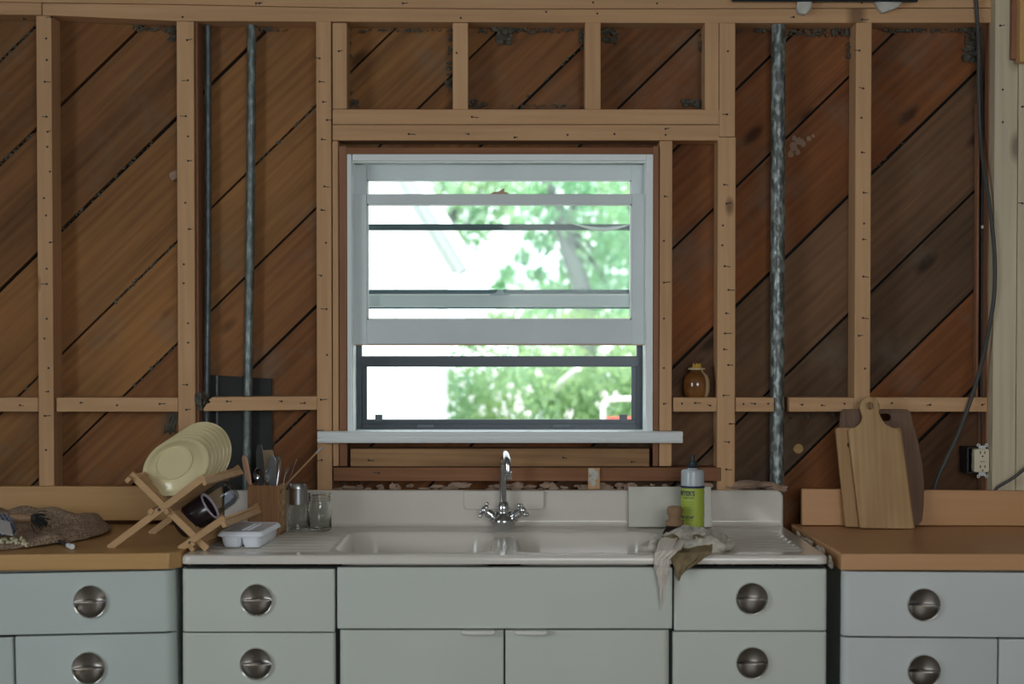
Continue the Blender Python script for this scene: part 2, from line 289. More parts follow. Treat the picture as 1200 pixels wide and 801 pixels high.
STUD1, STUD2 = (.70, .435, .235), (.44, .245, .125)
M = {
 'studZ': wood('stud_wood', STUD1, STUD2, 'Z', 1.0, .75, knots=.05, contrast=.8),
 'studX': wood('plate_wood', STUD1, STUD2, 'X', 1.0, .75, knots=.05, contrast=.8),
 'redX': wood('reddish_board', (.36, .17, .085), (.17, .07, .035), 'X', 1, .8),
 'redZ': wood('reddish_board_upright', (.40, .20, .11), (.20, .09, .05), 'Z', 1, .8),
 'oldX': wood('weathered_sill', (.46, .27, .13), (.16, .08, .04), 'X', 1.2, .8, knots=.10, contrast=1.2),
 'postZ': wood('new_pale_post', (.80, .68, .47), (.47, .42, .31), 'Z', 1.2, .6, knots=.10, contrast=.9),
 'postY': wood('orange_beam_end', (.72, .44, .18), (.48, .26, .10), 'Z', 1.5, .6, contrast=.8),
 'boards': wood('sheathing_boards', (.33, .148, .056), (.075, .033, .015), 'X', 1.0, .8, knots=.07, angle=44, attr=True, contrast=.95, dust=.45, bump=.3),
 'maple_l': wood('maple_counter', (.60, .36, .15), (.44, .245, .09), 'X', 1.2, .38, contrast=.7, spec=.4, bump=.03),
 'maple_r': wood('maple_counter_reddish', (.62, .345, .165), (.49, .25, .11), 'X', 1.2, .38, contrast=.7, spec=.4, bump=.03),
 'rackwood': wood('bamboo_lath', (.58, .37, .19), (.38, .22, .10), 'X', 3, .6, contrast=.8, bump=.05),
 'boxwood': wood('box_wood', (.46, .25, .12), (.22, .10, .045), 'Z', 2.4, .55, contrast=1.1, bump=.05),
 'paddle': wood('paddle_wood', (.56, .37, .18), (.33, .19, .08), 'Z', 1.5, .6, knots=.03, contrast=1.2, bump=.05),
 'paddle2': wood('plain_board_wood', (.50, .31, .15), (.34, .19, .08), 'Z', 2.0, .6, contrast=1.0, bump=.05),
 'darkboard': wood('dark_board_wood', (.22, .13, .085), (.10, .055, .035), 'Z', 1.6, .6, contrast=1.2, bump=.05),
 'brushwood': wood('brush_wood', (.34, .21, .12), (.24, .14, .08), 'Z', 3, .6, contrast=.7, bump=.05),
 'steel': plain('cream_painted_steel', (.60, .635, .575), .33, spec=.5, bump=.02, bscale=180, var=.05, vscale=3),
 'steel_l': plain('grey_painted_steel', (.54, .60, .575), .33, spec=.5, bump=.02, bscale=180, var=.05, vscale=3),
 'steel_r': plain('pale_blue_painted_steel', (.60, .63, .62), .33, spec=.5, bump=.02, bscale=180, var=.05, vscale=3),
 'dark': plain('dark_gap', (.012, .014, .014), .9),
 'enamel': plain('sink_enamel', (.70, .655, .59), .15, spec=.5, coat=0, var=.05, vscale=5),
 'chrome': plain('chrome', (.72, .74, .76), .10, metal=1),
 'nickel': plain('brushed_nickel', (.60, .575, .55), .19, metal=1),
 'white': plain('white_window_paint', (.67, .73, .745), .45, var=.06, vscale=6),
 'whitej': plain('white_jamb_paint', (.80, .84, .84), .4),
 'black_al': plain('dark_bronze_aluminium', (.050, .062, .075), .35, metal=.3),
 'grey_al': plain('grey_aluminium', (.32, .38, .42), .4, metal=.3),
 'tabgrey': plain('tab_grey', (.11, .13, .15), .5),
 'glassc': thin_glass('tumbler_glass', (.86, .90, .96), .5),
 'glass': thin_glass('window_glass', refl=.10),
 'drink': plain('clear_glass', (.97, 1, .99), .02, trans=1, ior=1.45),
 'paper': plain('black_building_paper', (.012, .012, .011), .95),
 'bpanel': plain('black_sheet', (.020, .022, .021), .7, var=.3, vscale=10),
 'galv': galv('galvanised_pipe', (.215, .245, .235)),
 'galvd': galv('dark_galvanised_pipe', (.14, .165, .17), k=.35),
 'galvm': galv('mid_galvanised_pipe', (.17, .205, .195), k=.5),
 'railglare': plain('storm_rail_glare', (.10, .135, .165), .4),  # dark storm rails lightened to bluish grey: window glare put into their colour
 'cable': plain('grey_cable', (.065, .065, .062), .6),
 'cableb': plain('black_cable', (.018, .018, .02), .5),
 'ivory': plain('ivory_plastic', (.66, .60, .44), .4),
 'zinc': plain('zinc_strap', (.6, .62, .64), .35, metal=.8),
 'yellow': plain('yellow_wire', (.7, .5, .04), .5),
 'plate': plain('yellow_glaze', (.74, .635, .37), .22, spec=.5, coat=.3),
 'mug': plain('dark_mug_glaze', (.022, .014, .018), .25, coat=.3),
 'mugin': plain('pale_mug_rim', (.48, .42, .50), .3),
 'plastic': plain('milky_plastic', (.86, .90, .98), .25, trans=0, var=0),
 'tile': plain('stone_tile', (.58, .57, .50), .4, var=.12, vscale=14),
 'soapclear': plain('cloudy_bottle', (.62, .68, .72), .25, trans=.25),
 'label': plain('lime_label', (.42, .52, .075), .5),
 'navy': plain('navy_print', (.015, .03, .09), .5),
 'olive': plain('olive_print', (.22, .30, .05), .5),
 'labelw': plain('white_print', (.75, .8, .8), .5),
 'pump': plain('dark_pump', (.015, .03, .04), .35),
 'bristle': plain('bristles', (.035, .020, .014), .8),
 'rag': plain('grey_rag', (.62, .575, .49), .95, spec=.1, bump=.6, bscale=260, var=.55, vscale=26),
 'ragd': plain('olive_rag', (.25, .19, .105), .95, spec=.1, bump=.7, bscale=260, var=.35, vscale=30),
 'fringe': plain('cream_fringe', (.70, .63, .56), .95, spec=.1),
 'black_d': plain('blackened_bristles', (.02, .02, .018), .8),
 'card': plain('grey_card', (.45, .42, .42), .7),
 'blossom': plain('cream_petals', (.66, .62, .42), .8),
 'plaster': plain('pinkish_plaster', (.40, .275, .20), .95, bump=.8, bscale=60, var=.35, vscale=25),
 'plasterw': plain('white_plaster', (.62, .60, .54), .95, bump=.8, bscale=60, var=.3, vscale=25),
 'lint': plain('grey_lint', (.12, .112, .088), 1, bump=1, bscale=120, var=.4, vscale=60, spec=.1),
 'duct': plain('dark_blue_metal', (.04, .06, .08), .4, metal=.5),
 'nail': plain('nail_iron', (.05, .042, .038), .6, metal=.3),
 'room': plain('room_plaster', (.36, .36, .345), .9),
 'floorm': wood('floor_planks', (.15, .12, .09), (.09, .07, .05), 'X', 1, .5),
 'siding': plain('white_siding', (.80, .81, .82), .6),
 'soffit': plain('grey_soffit', (.42, .44, .46), .6),
 'bark': plain('tree_bark', (.13, .15, .15), .9),
 'ground': plain('garden_ground', (.30, .34, .22), 1),
 'leafa': leafy('leaves_mid_green', (.26, .50, .32)),
 'leafb': leafy('leaves_pale_green', (.36, .56, .38)),
 'leafc': leafy('leaves_hedge', (.34, .52, .32)),
 'flower': plain('white_petals', (.85, .82, .8), .8),
 'whitemetal': plain('white_metal_tube', (.85, .85, .85), .4),
 'redf': plain('red_plastic', (.7, .1, .08), .5),
 'honey': plain('honey_glaze', (.22, .085, .02), .12, coat=.5, var=.45, vscale=18),
 'cream_glaze': plain('cream_glaze', (.62, .50, .30), .2, coat=.4, var=.15, vscale=30),
 'comb': plain('gold_lid_grip', (.60, .38, .07), .35),
 'peach': plain('peach_handle', (.62, .36, .24), .4),
 'spatula': plain('dark_spatula', (.14, .16, .17), .35, metal=.4),
 'utensil': plain('stainless_cutlery', (.62, .65, .68), .16, metal=1),
 'skewer': plain('skewer_wood', (.48, .28, .13), .6),
 'graydip': plain('grey_blue_tip', (.45, .5, .6), .5),
 'pulltab': plain('cream_pull', (.72, .73, .68), .3),
 'sealant': plain('cream_sealant', (.52, .47, .38), .9, bump=.8, bscale=90),
}
def knit(name, c1, c2, sc, kind='knit'):
    m, nt, b = nmat(name); L = nt.links.new; b.inputs['Roughness'].default_value = .95
    tc = N(nt, 'ShaderNodeTexCoord')
    if kind == 'knit':
        vo = N(nt, 'ShaderNodeTexVoronoi'); vo.inputs['Scale'].default_value = sc; L(tc.outputs['Object'], vo.inputs['Vector']); f = vo.outputs['Distance']
        mr = N(nt, 'ShaderNodeMapRange'); mr.inputs[1].default_value = 0.1; mr.inputs[2].default_value = .6; L(f, mr.inputs[0]); f = mr.outputs[0]
    else:
        ck = N(nt, 'ShaderNodeTexChecker'); ck.inputs['Scale'].default_value = sc; L(tc.outputs['Object'], ck.inputs['Vector']); f = ck.outputs['Fac']
    mx = N(nt, 'ShaderNodeMix', data_type='RGBA'); mx.inputs[6].default_value = (*c2, 1); mx.inputs[7].default_value = (*c1, 1); L(f, mx.inputs[0]); L(mx.outputs[2], b.inputs['Base Color'])
    bp = N(nt, 'ShaderNodeBump'); bp.inputs['Strength'].default_value = .8; bp.inputs['Distance'].default_value = .004; L(f, bp.inputs['Height']); L(bp.outputs[0], b.inputs['Normal'])
    return m
M['knit'] = knit('taupe_knit', (.42, .30, .21), (.15, .10, .065), 150)
M['check'] = knit('navy_check', (.30, .32, .36), (.03, .04, .08), 170, 'check')
# ================================================================== THE SETTING
def struct(name, mb, mat, **k):
    o = mb.build(name, mat, **k)
    if o.parent is None: o['kind'] = 'structure'
    return o
XL, XR, YB, ZC = -3.0, 3.3, -6.0, 2.56
struct('floor', MB().box(XL, XR, YB, 0.14, -0.1, 0), M['floorm'])
struct('ceiling', MB().box(XL, XR, YB, 0.25, ZC, ZC + .1), M['room'])
def wall_with_hole(axis, c, t, a0, a1, h0, h1, z0, z1):
    mb = MB()
    for p, q, r, s in ((a0, h0, 0, ZC), (h1, a1, 0, ZC), (h0, h1, 0, z0), (h0, h1, z1, ZC)):
        if axis == 'x': mb.box(p, q, c - t, c, r, s)
        else: mb.box(c - t, c, p, q, r, s)
    return mb
struct('wall_front', wall_with_hole('x', YB, .12, XL - .12, XR + .12, -.05, 1.85, 1.26, 2.42), M['room'])
struct('wall_left', wall_with_hole('y', XL, .12, YB, .14, -4.05, -2.55, 1.02, 2.27), M['room'])
struct('wall_right', MB().box(XR, XR + .12, YB, .14, 0, ZC), M['room'])

# ---- the stud wall
wall = thing('wall_back', None, None, (0, 0, 0), kind='structure')
YS, YD = 0.092, 0.094       # back of studs, front of sheathing
# sheathing boards: diagonal lines y + 0.975 x = c on the picture, on the plane of the boards
cs = [-360, -215, -70, 72, 193, 340, 485, 605, 720, 833, 946, 1060, 1199, 1337, 1453, 1566, 1690, 1810, 1930, 2060, 2200]
tones = {-215: (1.2, 1.2, 1.1), -70: (1.1, 1.15, 1.1), 72: (1.15, 1.15, 1.05), 193: (1.0, 1.03, 1.0), 340: (1.15, 1.2, 1.1), 485: (1.3, 1.38, 1.25), 605: (1.08, 1.05, 1), 720: (1.0, .93, .85), 833: (.95, .86, .85), 946: (1.0, .84, .75),
         1060: (1.02, .82, .70), 1199: (.72, .86, 1.15), 1337: (.62, .80, 1.12), 1453: (1.05, .85, .7), 1566: (.5, .55, .7)}
def clip(poly, a, b, c):    # keep a x + b z <= c
    out = []
    for i in range(len(poly)):
        p, q = poly[i], poly[(i + 1) % len(poly)]; dp = a * p[0] + b * p[1] - c; dq = a * q[0] + b * q[1] - c
        if dp <= 0: out.append(p)
        if (dp < 0 < dq) or (dq < 0 < dp): t = dp / (dp - dq); out.append((p[0] + (q[0] - p[0]) * t, p[1] + (q[1] - p[1]) * t))
    return out
WX0, WX1 = X(404, YD), X(768, YD); WZ0, WZ1 = Z(512, YD), Z(180, YD)
BX0, BX1, BZ0, BZ1 = XL, XR, 0.0, 2.56
sh = MB()
for i in range(len(cs) - 1):
    g0 = random.uniform(1.6, 3.0); g1 = random.uniform(1.6, 3.0)
    ca, cb_ = cs[i] + g0, cs[i + 1] - g1
    def lp(c, px): w = pt(px, c - .975 * px, YD); return (w.x, w.z)
    par = [lp(ca, -900), lp(ca, 2200), lp(cb_, 2200), lp(cb_, -900)]
    t = tones.get(cs[i], (1, .95, .9)); k = random.uniform(.93, 1.07)
    sh.c = (t[0] * k, t[1] * k, t[2] * k, random.random())
    for reg in ((BX0, WX0, BZ0, BZ1), (WX1, BX1, BZ0, BZ1), (WX0, WX1, BZ0, WZ0), (WX0, WX1, WZ1, BZ1)):
        p = clip(clip(clip(clip(par, -1, 0, -reg[0]), 1, 0, reg[1]), 0, -1, -reg[2]), 0, 1, reg[3])
        if len(p) > 2:
            a = sum(p[j][0] * p[(j + 1) % len(p)][1] - p[(j + 1) % len(p)][0] * p[j][1] for j in range(len(p)))
            if abs(a) > 1e-4: sh.prism(p, YD, YD + .019)
sh.build('sheathing', M['boards'], wall, fix=True)
bp = MB()
for reg in ((BX0, WX0, BZ0, BZ1), (WX1, BX1, BZ0, BZ1), (WX0, WX1, BZ0, WZ0), (WX0, WX1, WZ1, BZ1)): bp.box(reg[0], reg[1], YD + .022, YD + .05, reg[2], reg[3])
bp.build('building_paper', M['paper'], wall)

def nails(parent, spots, Y=-.001):
    """bent nails and nail holes left in a member, at picture positions"""
    mb = MB()
    for px, py in spots:
        c = pt(px, py, Y); 
        mb.lathe([(1e-4, -.003), (.0032, -.003), (.0032, .002), (1e-4, .002)], 8, Matrix.Translation(c) @ Matrix.Rotation(R(90), 4, 'X'))
        if random.random() < .6:
            dx = random.choice((-1, 1, 1)) * random.uniform(.008, .02); e = c + Vector((dx, -random.uniform(.002, .006), random.uniform(-.003, .003)))
            mb.tube([c + Vector((0, -.001, 0)), e], .0011, 5)
    mb.build('nails', M['nail'], parent)
def member(name, x0, x1, y0, y1, mat, Y0=0.0, Y1=YS, outline=None, nail=None, bevel=.002, sag=True):
    mb = MB()
    if outline: mb.quadpx(outline, Y0, Y1)
    else: mb.boxpx(x0, x1, y0, y1, Y0, Y1)
    o = mb.build(name, mat, wall, bevel=bevel)
    if nail: nails(o, nail, Y0 - .0005)
    return o
def spread(x, w, y0, y1, step):
    out = []; y = y0 + random.uniform(5, step * .7)
    while y < y1: out.append((x + random.uniform(-w, w), y)); y += step * random.uniform(.45, 1.25)
    return out
def vmember(name, x0, x1, y0, y1, mat, **k):
    """upright: left and right edges given near its top; keeps the plane of true verticals"""
    a = pt(x0, (y0 + y1) / 2, k.get('Y0', 0)); b = pt(x1, (y0 + y1) / 2, k.get('Y0', 0))
    Y0 = k.get('Y0', 0.0); Y1 = k.get('Y1', YS)
    mb = MB().box(a.x, b.x, Y0, Y1, Z(y1, Y0), Z(y0, Y0)); o = mb.build(name, mat, wall, bevel=.002)
    if k.get('nail'): nails(o, k['nail'], Y0 - .0005)
    return o
# top plates
member('top_plate', 0, 0, 0, 0, M['studX'], outline=[(49.5, 3.6), (49.5, 17.8), (63, 18), (208, 24.6), (530, 25.8), (800, 27), (1170, 26.5), (1170, 9.6), (600, 10.8), (400, 9.4), (210, 5.6)], nail=[(60, 20), (214, 20), (304, 4), (540, 21), (640, 14), (700, 16), (1010, 23), (930, 20)])
member('top_plate', 0, 0, 0, 0, M['studX'], outline=[(-420, -2), (48.5, 3.2), (48.5, 17.5), (-420, 13)], nail=[(28, 22)])
member('upper_plate', 0, 0, 0, 0, M['studX'], outline=[(-420, -24), (-420, -2.6), (50, 2.9), (210, 5), (400, 8.8), (600, 10.2), (1170, 9), (1170, -24)], nail=[(300, 4), (472, 4), (695, 3), (770, 4), (1010, 3)])
member('upper_plate', 1172, 1900, -20, 26, M['studX'])
# studs (the bottoms run down to the floor behind the counters)
BOT = 960
vmember('stud', 45.2, 63.0, 18.2, BOT, M['studZ'], nail=spread(55, 4, 30, 560, 33))
vmember('stud', 208.8, 229, 25, BOT, M['studZ'], nail=spread(218, 4, 40, 500, 40))
vmember('stud', 230.4, 233.4, 26, BOT, M['redZ'], Y0=.012)
vmember('stud', 371.5, 389, 25, BOT, M['studZ'], nail=spread(379, 5, 40, 560, 45))
vmember('stud', 843, 861.6, 27, 160, M['studZ'], nail=[(853, 60), (852, 134)])
vmember('stud', 840.3, 861.2, 160.5, BOT, M['studZ'], nail=spread(851, 5, 190, 560, 40))
vmember('stud', 1001, 1019.5, 26.5, BOT, M['studZ'], nail=spread(1010, 4, 40, 460, 40))
vmember('stud', 1156, 1163, 27, BOT, M['redZ'], Y0=.004)
vmember('stud', -115, -97, 18, BOT, M['studZ']); vmember('stud', 1320, 1338, 27, BOT, M['studZ'])
for a in (-276, -437): vmember('stud', a, a + 18, 10, BOT, M['studZ'])
for a in (1480, 1640, 1800): vmember('stud', a, a + 18, 27, BOT, M['studZ'])
# small wood chip / knot where the stud is spliced
# cripples over the header, header
vmember('cripple_stud', 389.6, 406.5, 26.5, 127.5, M['studZ'], nail=[(397, 60)])
vmember('cripple_stud', 530.5, 548.5, 26.5, 128, M['studZ'], nail=[(535, 62)])
vmember('cripple_stud', 685.5, 704, 26.5, 128, M['studZ'])
vmember('cripple_stud', 826, 842.6, 26.5, 129, M['studZ'])
member('header', 389.6, 843, 128, 145.6, M['studX'], nail=[(553, 137)])
member('header', 389.6, 843, 146.2, 164.5, M['studX'], nail=[(479, 157), (549, 157), (603, 161), (665, 158), (780, 158), (780, 151), (720, 157)])
# window trimmers and sill framing
vmember('trimmer_stud', 389.8, 396.8, 165, 546, M['studZ'], Y0=.004)
vmember('trimmer_stud', 772.6, 787.6, 165, 546, M['studZ'], nail=[(779, 230), (778, 282), (778, 331), (778, 373), (778, 431), (778, 473)])
vmember('window_buck', 397.6, 406.5, 171, 546, M['redZ'], Y0=-.004)
vmember('window_buck', 765.5, 772, 171, 546, M['redZ'], Y0=-.004)
member('window_buck', 405, 768, 172.5, 180.5, M['redX'], Y0=-.003)
member('rough_sill', 410.5, 761, 525.5, 546.5, M['oldX'], nail=[(432, 539), (660, 536), (740, 541)])
member('rough_sill', 390.5, 845, 547.5, 563.5, M['redX'], Y0=-.002, nail=[(444, 554), (700, 553)])
# blocking between the studs
for a, b in ((-418, -277), (-257, -116), (-96, 44.5), (66, 208.5), (789, 840), (862.3, 907), (925, 1001)):
    member('blocking', a, b, 465.5, 482.2, M['studX'], nail=[(a + (b - a) * q, 473 + random.uniform(-3, 3)) for q in (.2, .5, .85)])
member('blocking', 1020, 1157, 465.5, 482.2, M['studX'], Y1=.042, nail=[(1045, 472), (1090, 474), (1151, 474)])
member('blocking', 0, 0, 0, 0, M['studX'], outline=[(249, 465), (371.5, 464), (371.5, 480), (240, 481.5), (237.5, 480), (242, 473), (247, 471), (244, 468.5)], nail=[(266, 470), (330, 470), (357, 472)])
# pale new posts at the right
vmember('post', 1163.5, 1190.5, -20, BOT, M['postZ'], Y0=-.045, Y1=.05, nail=[(1172, 30), (1175, 105), (1175, 143)])
vmember('post', 1191, 1290, 70, BOT, M['postZ'], Y0=-.047, Y1=.05, nail=[(1198, 125), (1198, 238)])
vmember('beam_end', 1186, 1195.0, -20, 69, M['redZ'], Y0=-.07, Y1=-.048); vmember('beam_end', 1195.4, 1290, -20, 72, M['postY'], Y0=-.10, Y1=-.06)
# vertical splinter strip beside the cable
vmember('nailing_strip', 1144.5, 1147.5, 120, 470, M['redZ'], Y0=.06, Y1=.09)
member('window_stub', 689, 703, 548, 573, M['studZ'], Y0=-.012, Y1=-.003)

# lint and cobwebs in the corners of the bays (uncountable fluff)
def lump(mb, c, r, sc=(1, 1, 1), amp=.5, n=10, seed=0):
    k = n // 2; vs = []; fs = []
    for i in range(k + 1):
        for j in range(n):
            th = math.pi * i / k; ph = 2 * math.pi * j / n
            d = Vector((math.sin(th) * math.cos(ph), math.sin(th) * math.sin(ph), math.cos(th)))
            q = 1 + amp * noise.noise(d * 2.3 + Vector((seed * 7.1, seed, 0)))
            vs.append(Vector(c) + Vector((d.x * sc[0], d.y * sc[1], d.z * sc[2])) * r * q)
    for i in range(k):
        for j in range(n): l = (j + 1) % n; fs.append((i * n + j, (i + 1) * n + j, (i + 1) * n + l, i * n + l))
    mb.add(vs, fs)
lm = MB()
def fluff(x0, x1, y0, y1, n, Y=.085, r=.006):
    for i in range(n):
        c = pt(random.uniform(x0, x1), random.uniform(y0, y1), random.uniform(Y - .015, Y + .004)); lump(lm, c, r * random.uniform(.3, 1.1), (random.uniform(.6, 1.8), .5, random.uniform(.5, 1.2)), .9, 8, i)
fluff(584, 600, 34, 52, 45, r=.009); fluff(560, 640, 33, 38, 40); fluff(707, 722, 34, 50, 35, r=.008); fluff(410, 530, 34, 37, 45, r=.005)
fluff(409, 413, 34, 122, 12, r=.005); fluff(525, 530, 34, 124, 24, r=.006); fluff(548, 570, 118, 126, 26, r=.006); fluff(640, 685, 33, 38, 20); fluff(680, 684, 35, 60, 18)
fluff(820, 825, 34, 60, 12); fluff(801, 824, 117, 125, 40, r=.007); fluff(600, 684, 122, 127, 25, r=.004); fluff(408, 420, 118, 126, 22)
fluff(155, 205, 30, 36, 30); fluff(196, 207, 32, 48, 30, r=.007); fluff(305, 340, 33, 37, 14); fluff(865, 905, 33, 37, 20); fluff(925, 998, 34, 42, 60, r=.006); fluff(992, 999, 34, 70, 30, r=.006)
fluff(1030, 1130, 33, 38, 50); fluff(1132, 1156, 32, 70, 80, r=.010); fluff(1146, 1157, 60, 110, 50, r=.007); fluff(925, 996, 484, 490, 12); fluff(400, 470, 565, 572, 12, Y=.07)
# grey lint that has gathered in the gaps between boards
for c, xa, xb, n in ((193, 0, 45, 40), (193, 76, 200, 0), (340, 76, 175, 60), (485, 130, 208, 70), (485, 0, 44, 35), (605, 150, 206, 40), (605, 0, 40, 0), (72, 0, 44, 45), (833, 270, 360, 20), (718, 610, 683, 25), (1198, 1025, 1060, 20), (485, 305, 368, 40)):
    for i in range(int(n * .7)):
        px = random.uniform(xa, xb); px = px + 3 * math.sin(px * .3); lump(lm, pt(px, c - .975 * px + random.uniform(-2, 2), YD), random.uniform(.0012, .0042), (1.3, .5, 1.1), .8, 6, i)
lo = lm.build('lint', M['lint'], wall); lo['kind'] = 'stuff'

# plaster left along the sink back
pm = MB()
for i in range(60):
    px = random.uniform(392, 850); c = pt(px, random.uniform(568, 575), .020); lump(pm, c, random.uniform(.004, .013), (random.uniform(1, 2.2), .6, random.uniform(.5, 1)), 1.1, 10, i)
for i in range(30):
    t = random.random(); c = pt(845 + 68 * t, 572 - 4 * math.sin(t * 3.1) + random.uniform(-2, 3), .010); lump(pm, c, random.uniform(.012, .022), (1.7, .7, .5), .8, 10, i + 60)
po = pm.build('plaster_crumbs', M['plaster'], wall); po['kind'] = 'stuff'
pm = MB()
for q in ((512, 569, 14), (540, 567, 22), (590, 568, 18), (622, 569, 12), (410, 570, 14), (880, 566, 18), (900, 567, 12)):
    lump(pm, pt(q[0], q[1] + 1, .006), q[2] / 1400, (2.2, .5, .5), 1.0, 12, q[0])
po = pm.build('plaster_key', M['plaster'], wall); po['kind'] = 'stuff'
pm = MB()
for q in ((694, 553, 6), (697, 557, 7), (693, 561, 6), (695, 566, 5)): lump(pm, pt(q[0], q[1], -.0125), q[2] / 1000 * 1.5, (1, .25, 1.3), .8, 10, q[1])
pm.build('plaster_patch', M['plasterw'], wall)
# white plaster bits hanging at the ceiling edge, and dark bracket
mb = MB(); mb.quadpx([(936, -4), (953, -4), (951, 10), (944, 17), (936, 15), (934, 9)], -.03, -.004); mb.build('plaster_bit', M['plasterw'], wall, bevel=.004)
mb = MB(); mb.quadpx([(1025, 0), (1058, 2), (1052, 9), (1035, 15), (1030, 10)], -.03, -.004); mb.build('plaster_bit', M['plasterw'], wall, bevel=.004)
# plaster smear stuck on the board
sm = MB()
for q in ((936, 165, 9), (930, 172, 10), (941, 168, 8), (948, 163, 6), (927, 180, 8), (935, 178, 6), (931, 162, 6), (953, 159, 4)):
    lump(sm, pt(q[0], q[1], YD), q[2] / 1000, (1.2, .22, 1.3), .9, 10, q[0])
sm.build('plaster_smear', plain('brown_plaster_smear', (.30, .20, .14), .95, bump=.6, bscale=80), wall)
mb = MB(); mb.quadpx([(198, 202), (207, 199), (208.5, 208), (202, 212), (198, 208)], .06, .09); mb.build('plaster_bit', M['plaster'], wall, bevel=.003)

# ---- window
win = thing('window_1', None, None, (0, 0, 0), kind='structure')
YJ = -.006
jm = MB()
jm.boxpx(406.5, 412.6, 180.5, 508, YJ, .15); jm.boxpx(757.5, 765, 180.5, 508, YJ, .15); jm.boxpx(412.7, 757.4, 180.5, 188, YJ, .15)
jm.build('jamb', M['whitej'], win, bevel=.0015)
st = MB()
st.boxpx(412.6, 414.2, 188, 508, .008, .03); st.boxpx(756.4, 757.6, 188, 508, .008, .03); st.boxpx(412, 758, 188, 190.4, .012, .03)
st.boxpx(412.6, 416.5, 188, 508, .070, .074); st.boxpx(754.2, 757.6, 188, 508, .070, .074)
st.build('stop_bead', M['whitej'], win)
# stool with a rounded nose
za, zb = Z(505.5, -.05), Z(518.8, -.05); xa, xb = X(371.5, -.05), X(800.5, -.05)
prof = [(-.05 + .006 - .006 * math.cos(a), 0) for a in ()]
out = []; zt = za; zm = (za + zb) / 2
nose = [(.10, zt), (-.046, zt), (-.050, zt - .004), (-.050, zt - .010), (-.047, zt - .015), (-.045, zt - .018), (-.050, zt - .022), (-.052, zt - .027), (-.048, zb), (.0, zb), (.10, zb)]
so_ = MB(); vs = [(x, y, z) for x in (xa, xb) for y, z in nose]; n = len(nose)
so_.add(vs, [tuple(range(n)), tuple(range(2 * n - 1, n - 1, -1))] + [(i, n + i, n + (i + 1) % n, (i + 1) % n) for i in range(n)])
# notch the part that goes between the bucks: keep ears only in front of the studs
so_.v = [Vector((v.x, min(v.y, -.0065), v.z)) for v in so_.v]
so_.build('stool', M['whitej'], win, bevel=.001)
MB().box(X(407, 0), X(765, 0), -.0062, .15, Z(512, 0), Z(505.8, -.02)).build('sill_board', M['whitej'], win)
def sash(name, Y0, Y1, L, Rr, top, g0, g1, bot, gl, gr, mat):
    mb = MB()
    mb.boxpx(L, gl, top, bot, Y0, Y1); mb.boxpx(gr, Rr, top, bot, Y0, Y1); mb.boxpx(gl, gr, top, g0, Y0 + .0005, Y1 - .0005); mb.boxpx(gl, gr, g1, bot, Y0 + .0005, Y1 - .0005)
    o = mb.build(name, mat, win, bevel=.0012)
    yg = (Y0 + Y1) / 2
    bd = MB(); t = 2.0
    for b in ((gl, gl + t, g0, g1), (gr - t, gr, g0, g1), (gl, gr, g0, g0 + 1.6), (gl, gr, g1 - 1.6, g1)): bd.boxpx(*b, Y0 + .006, yg)
    bd.build('glazing_bead', M['whitej'], o)
    MB().boxpx(gl - 1, gr + 1, g0 - 1, g1 + 1, yg, yg + .003).build('pane', M['glass'], o); return o
low = sash('lower_sash', .030, .066, 413.0, 757.2, 227.2, 239.0, 374.5, 403.2, 430.0, 740.5, M['white'])
upp = sash('upper_sash', .076, .108, 415.5, 755, 192.8, 210.8, 345.8, 359.2, 430.0, 740.0, M['white'])
# worn lower edge of the sash
MB().boxpx(413.2, 757, 402.6, 404.4, .0305, .066).build('raw_edge', plain('worn_raw_edge', (.55, .40, .30), .8), low)
# latch halves
lt = MB(); lt.quadpx([(574, 227.5), (578, 225), (584, 224.4), (590, 220.8), (591.5, 221.5), (590.5, 224.6), (595, 225.5), (597, 227.5)], .036, .058)
o = lt.build('sash_latch', plain('aged_brass', (.22, .15, .10), .4, metal=.7), low); o['label'] = 'brown aged latch'
lt = MB(); lt.quadpx([(573, 346), (577, 343.5), (581, 343), (584, 339), (589, 339), (591, 343), (597, 344), (598, 346)], .080, .100)
o = lt.build('sash_latch', M['grey_al'], upp)
# storm window with dark aluminium frame
sw = MB()
YW = .118
sw.boxpx(417.5, 424, 190, 505, YW, .146); sw.boxpx(746.5, 753, 190, 505, YW, .146); sw.boxpx(424, 746.5, 496, 506, YW + .0005, .146); sw.boxpx(424, 746.5, 186, 192, YW + .0005, .146)
frame = sw.build('storm_frame', M['black_al'], win, bevel=.001)
s1 = MB(); s1.boxpx(424, 430, 417, 499, YW + .004, .134); s1.boxpx(740, 746.5, 417, 499, YW + .004, .134); s1.boxpx(422, 749, 417, 429.6, YW - .002, .136); s1.boxpx(424, 746, 491.2, 500, YW + .002, .134)
s1o = s1.build('storm_panel', M['black_al'], win, bevel=.001)
MB().boxpx(428, 742, 428, 493, .126, .1275).build('pane', M['glass'], s1o)
tb = MB(); tb.boxpx(439.5, 448, 485.5, 493, YW - .001, .125); tb.boxpx(726, 735, 485.5, 493, YW - .001, .125); tb.boxpx(489, 508, 497.5, 500.5, YW - .004, .12); tb.boxpx(648, 668, 497, 500.5, YW - .004, .12); tb.build('finger_tab', M['tabgrey'], s1o)
tb = MB(); tb.boxpx(714, 728, 421, 427, YW - .005, .12); tb.boxpx(442, 455, 421, 427, YW - .005, .12); tb.build('rail_catch', M['black_al'], s1o)
s2 = MB(); s2.boxpx(424, 746, 262.5, 269.6, .138, .150); s2.boxpx(424, 746, 339.2, 348, .138, .150); s2.boxpx(424, 431, 262, 348, .138, .150); s2.boxpx(739.5, 746, 262, 348, .138, .150)
s2.boxpx(424, 746, 359, 361.6, .138, .15)
s2.build('storm_rail', M['railglare'], win)
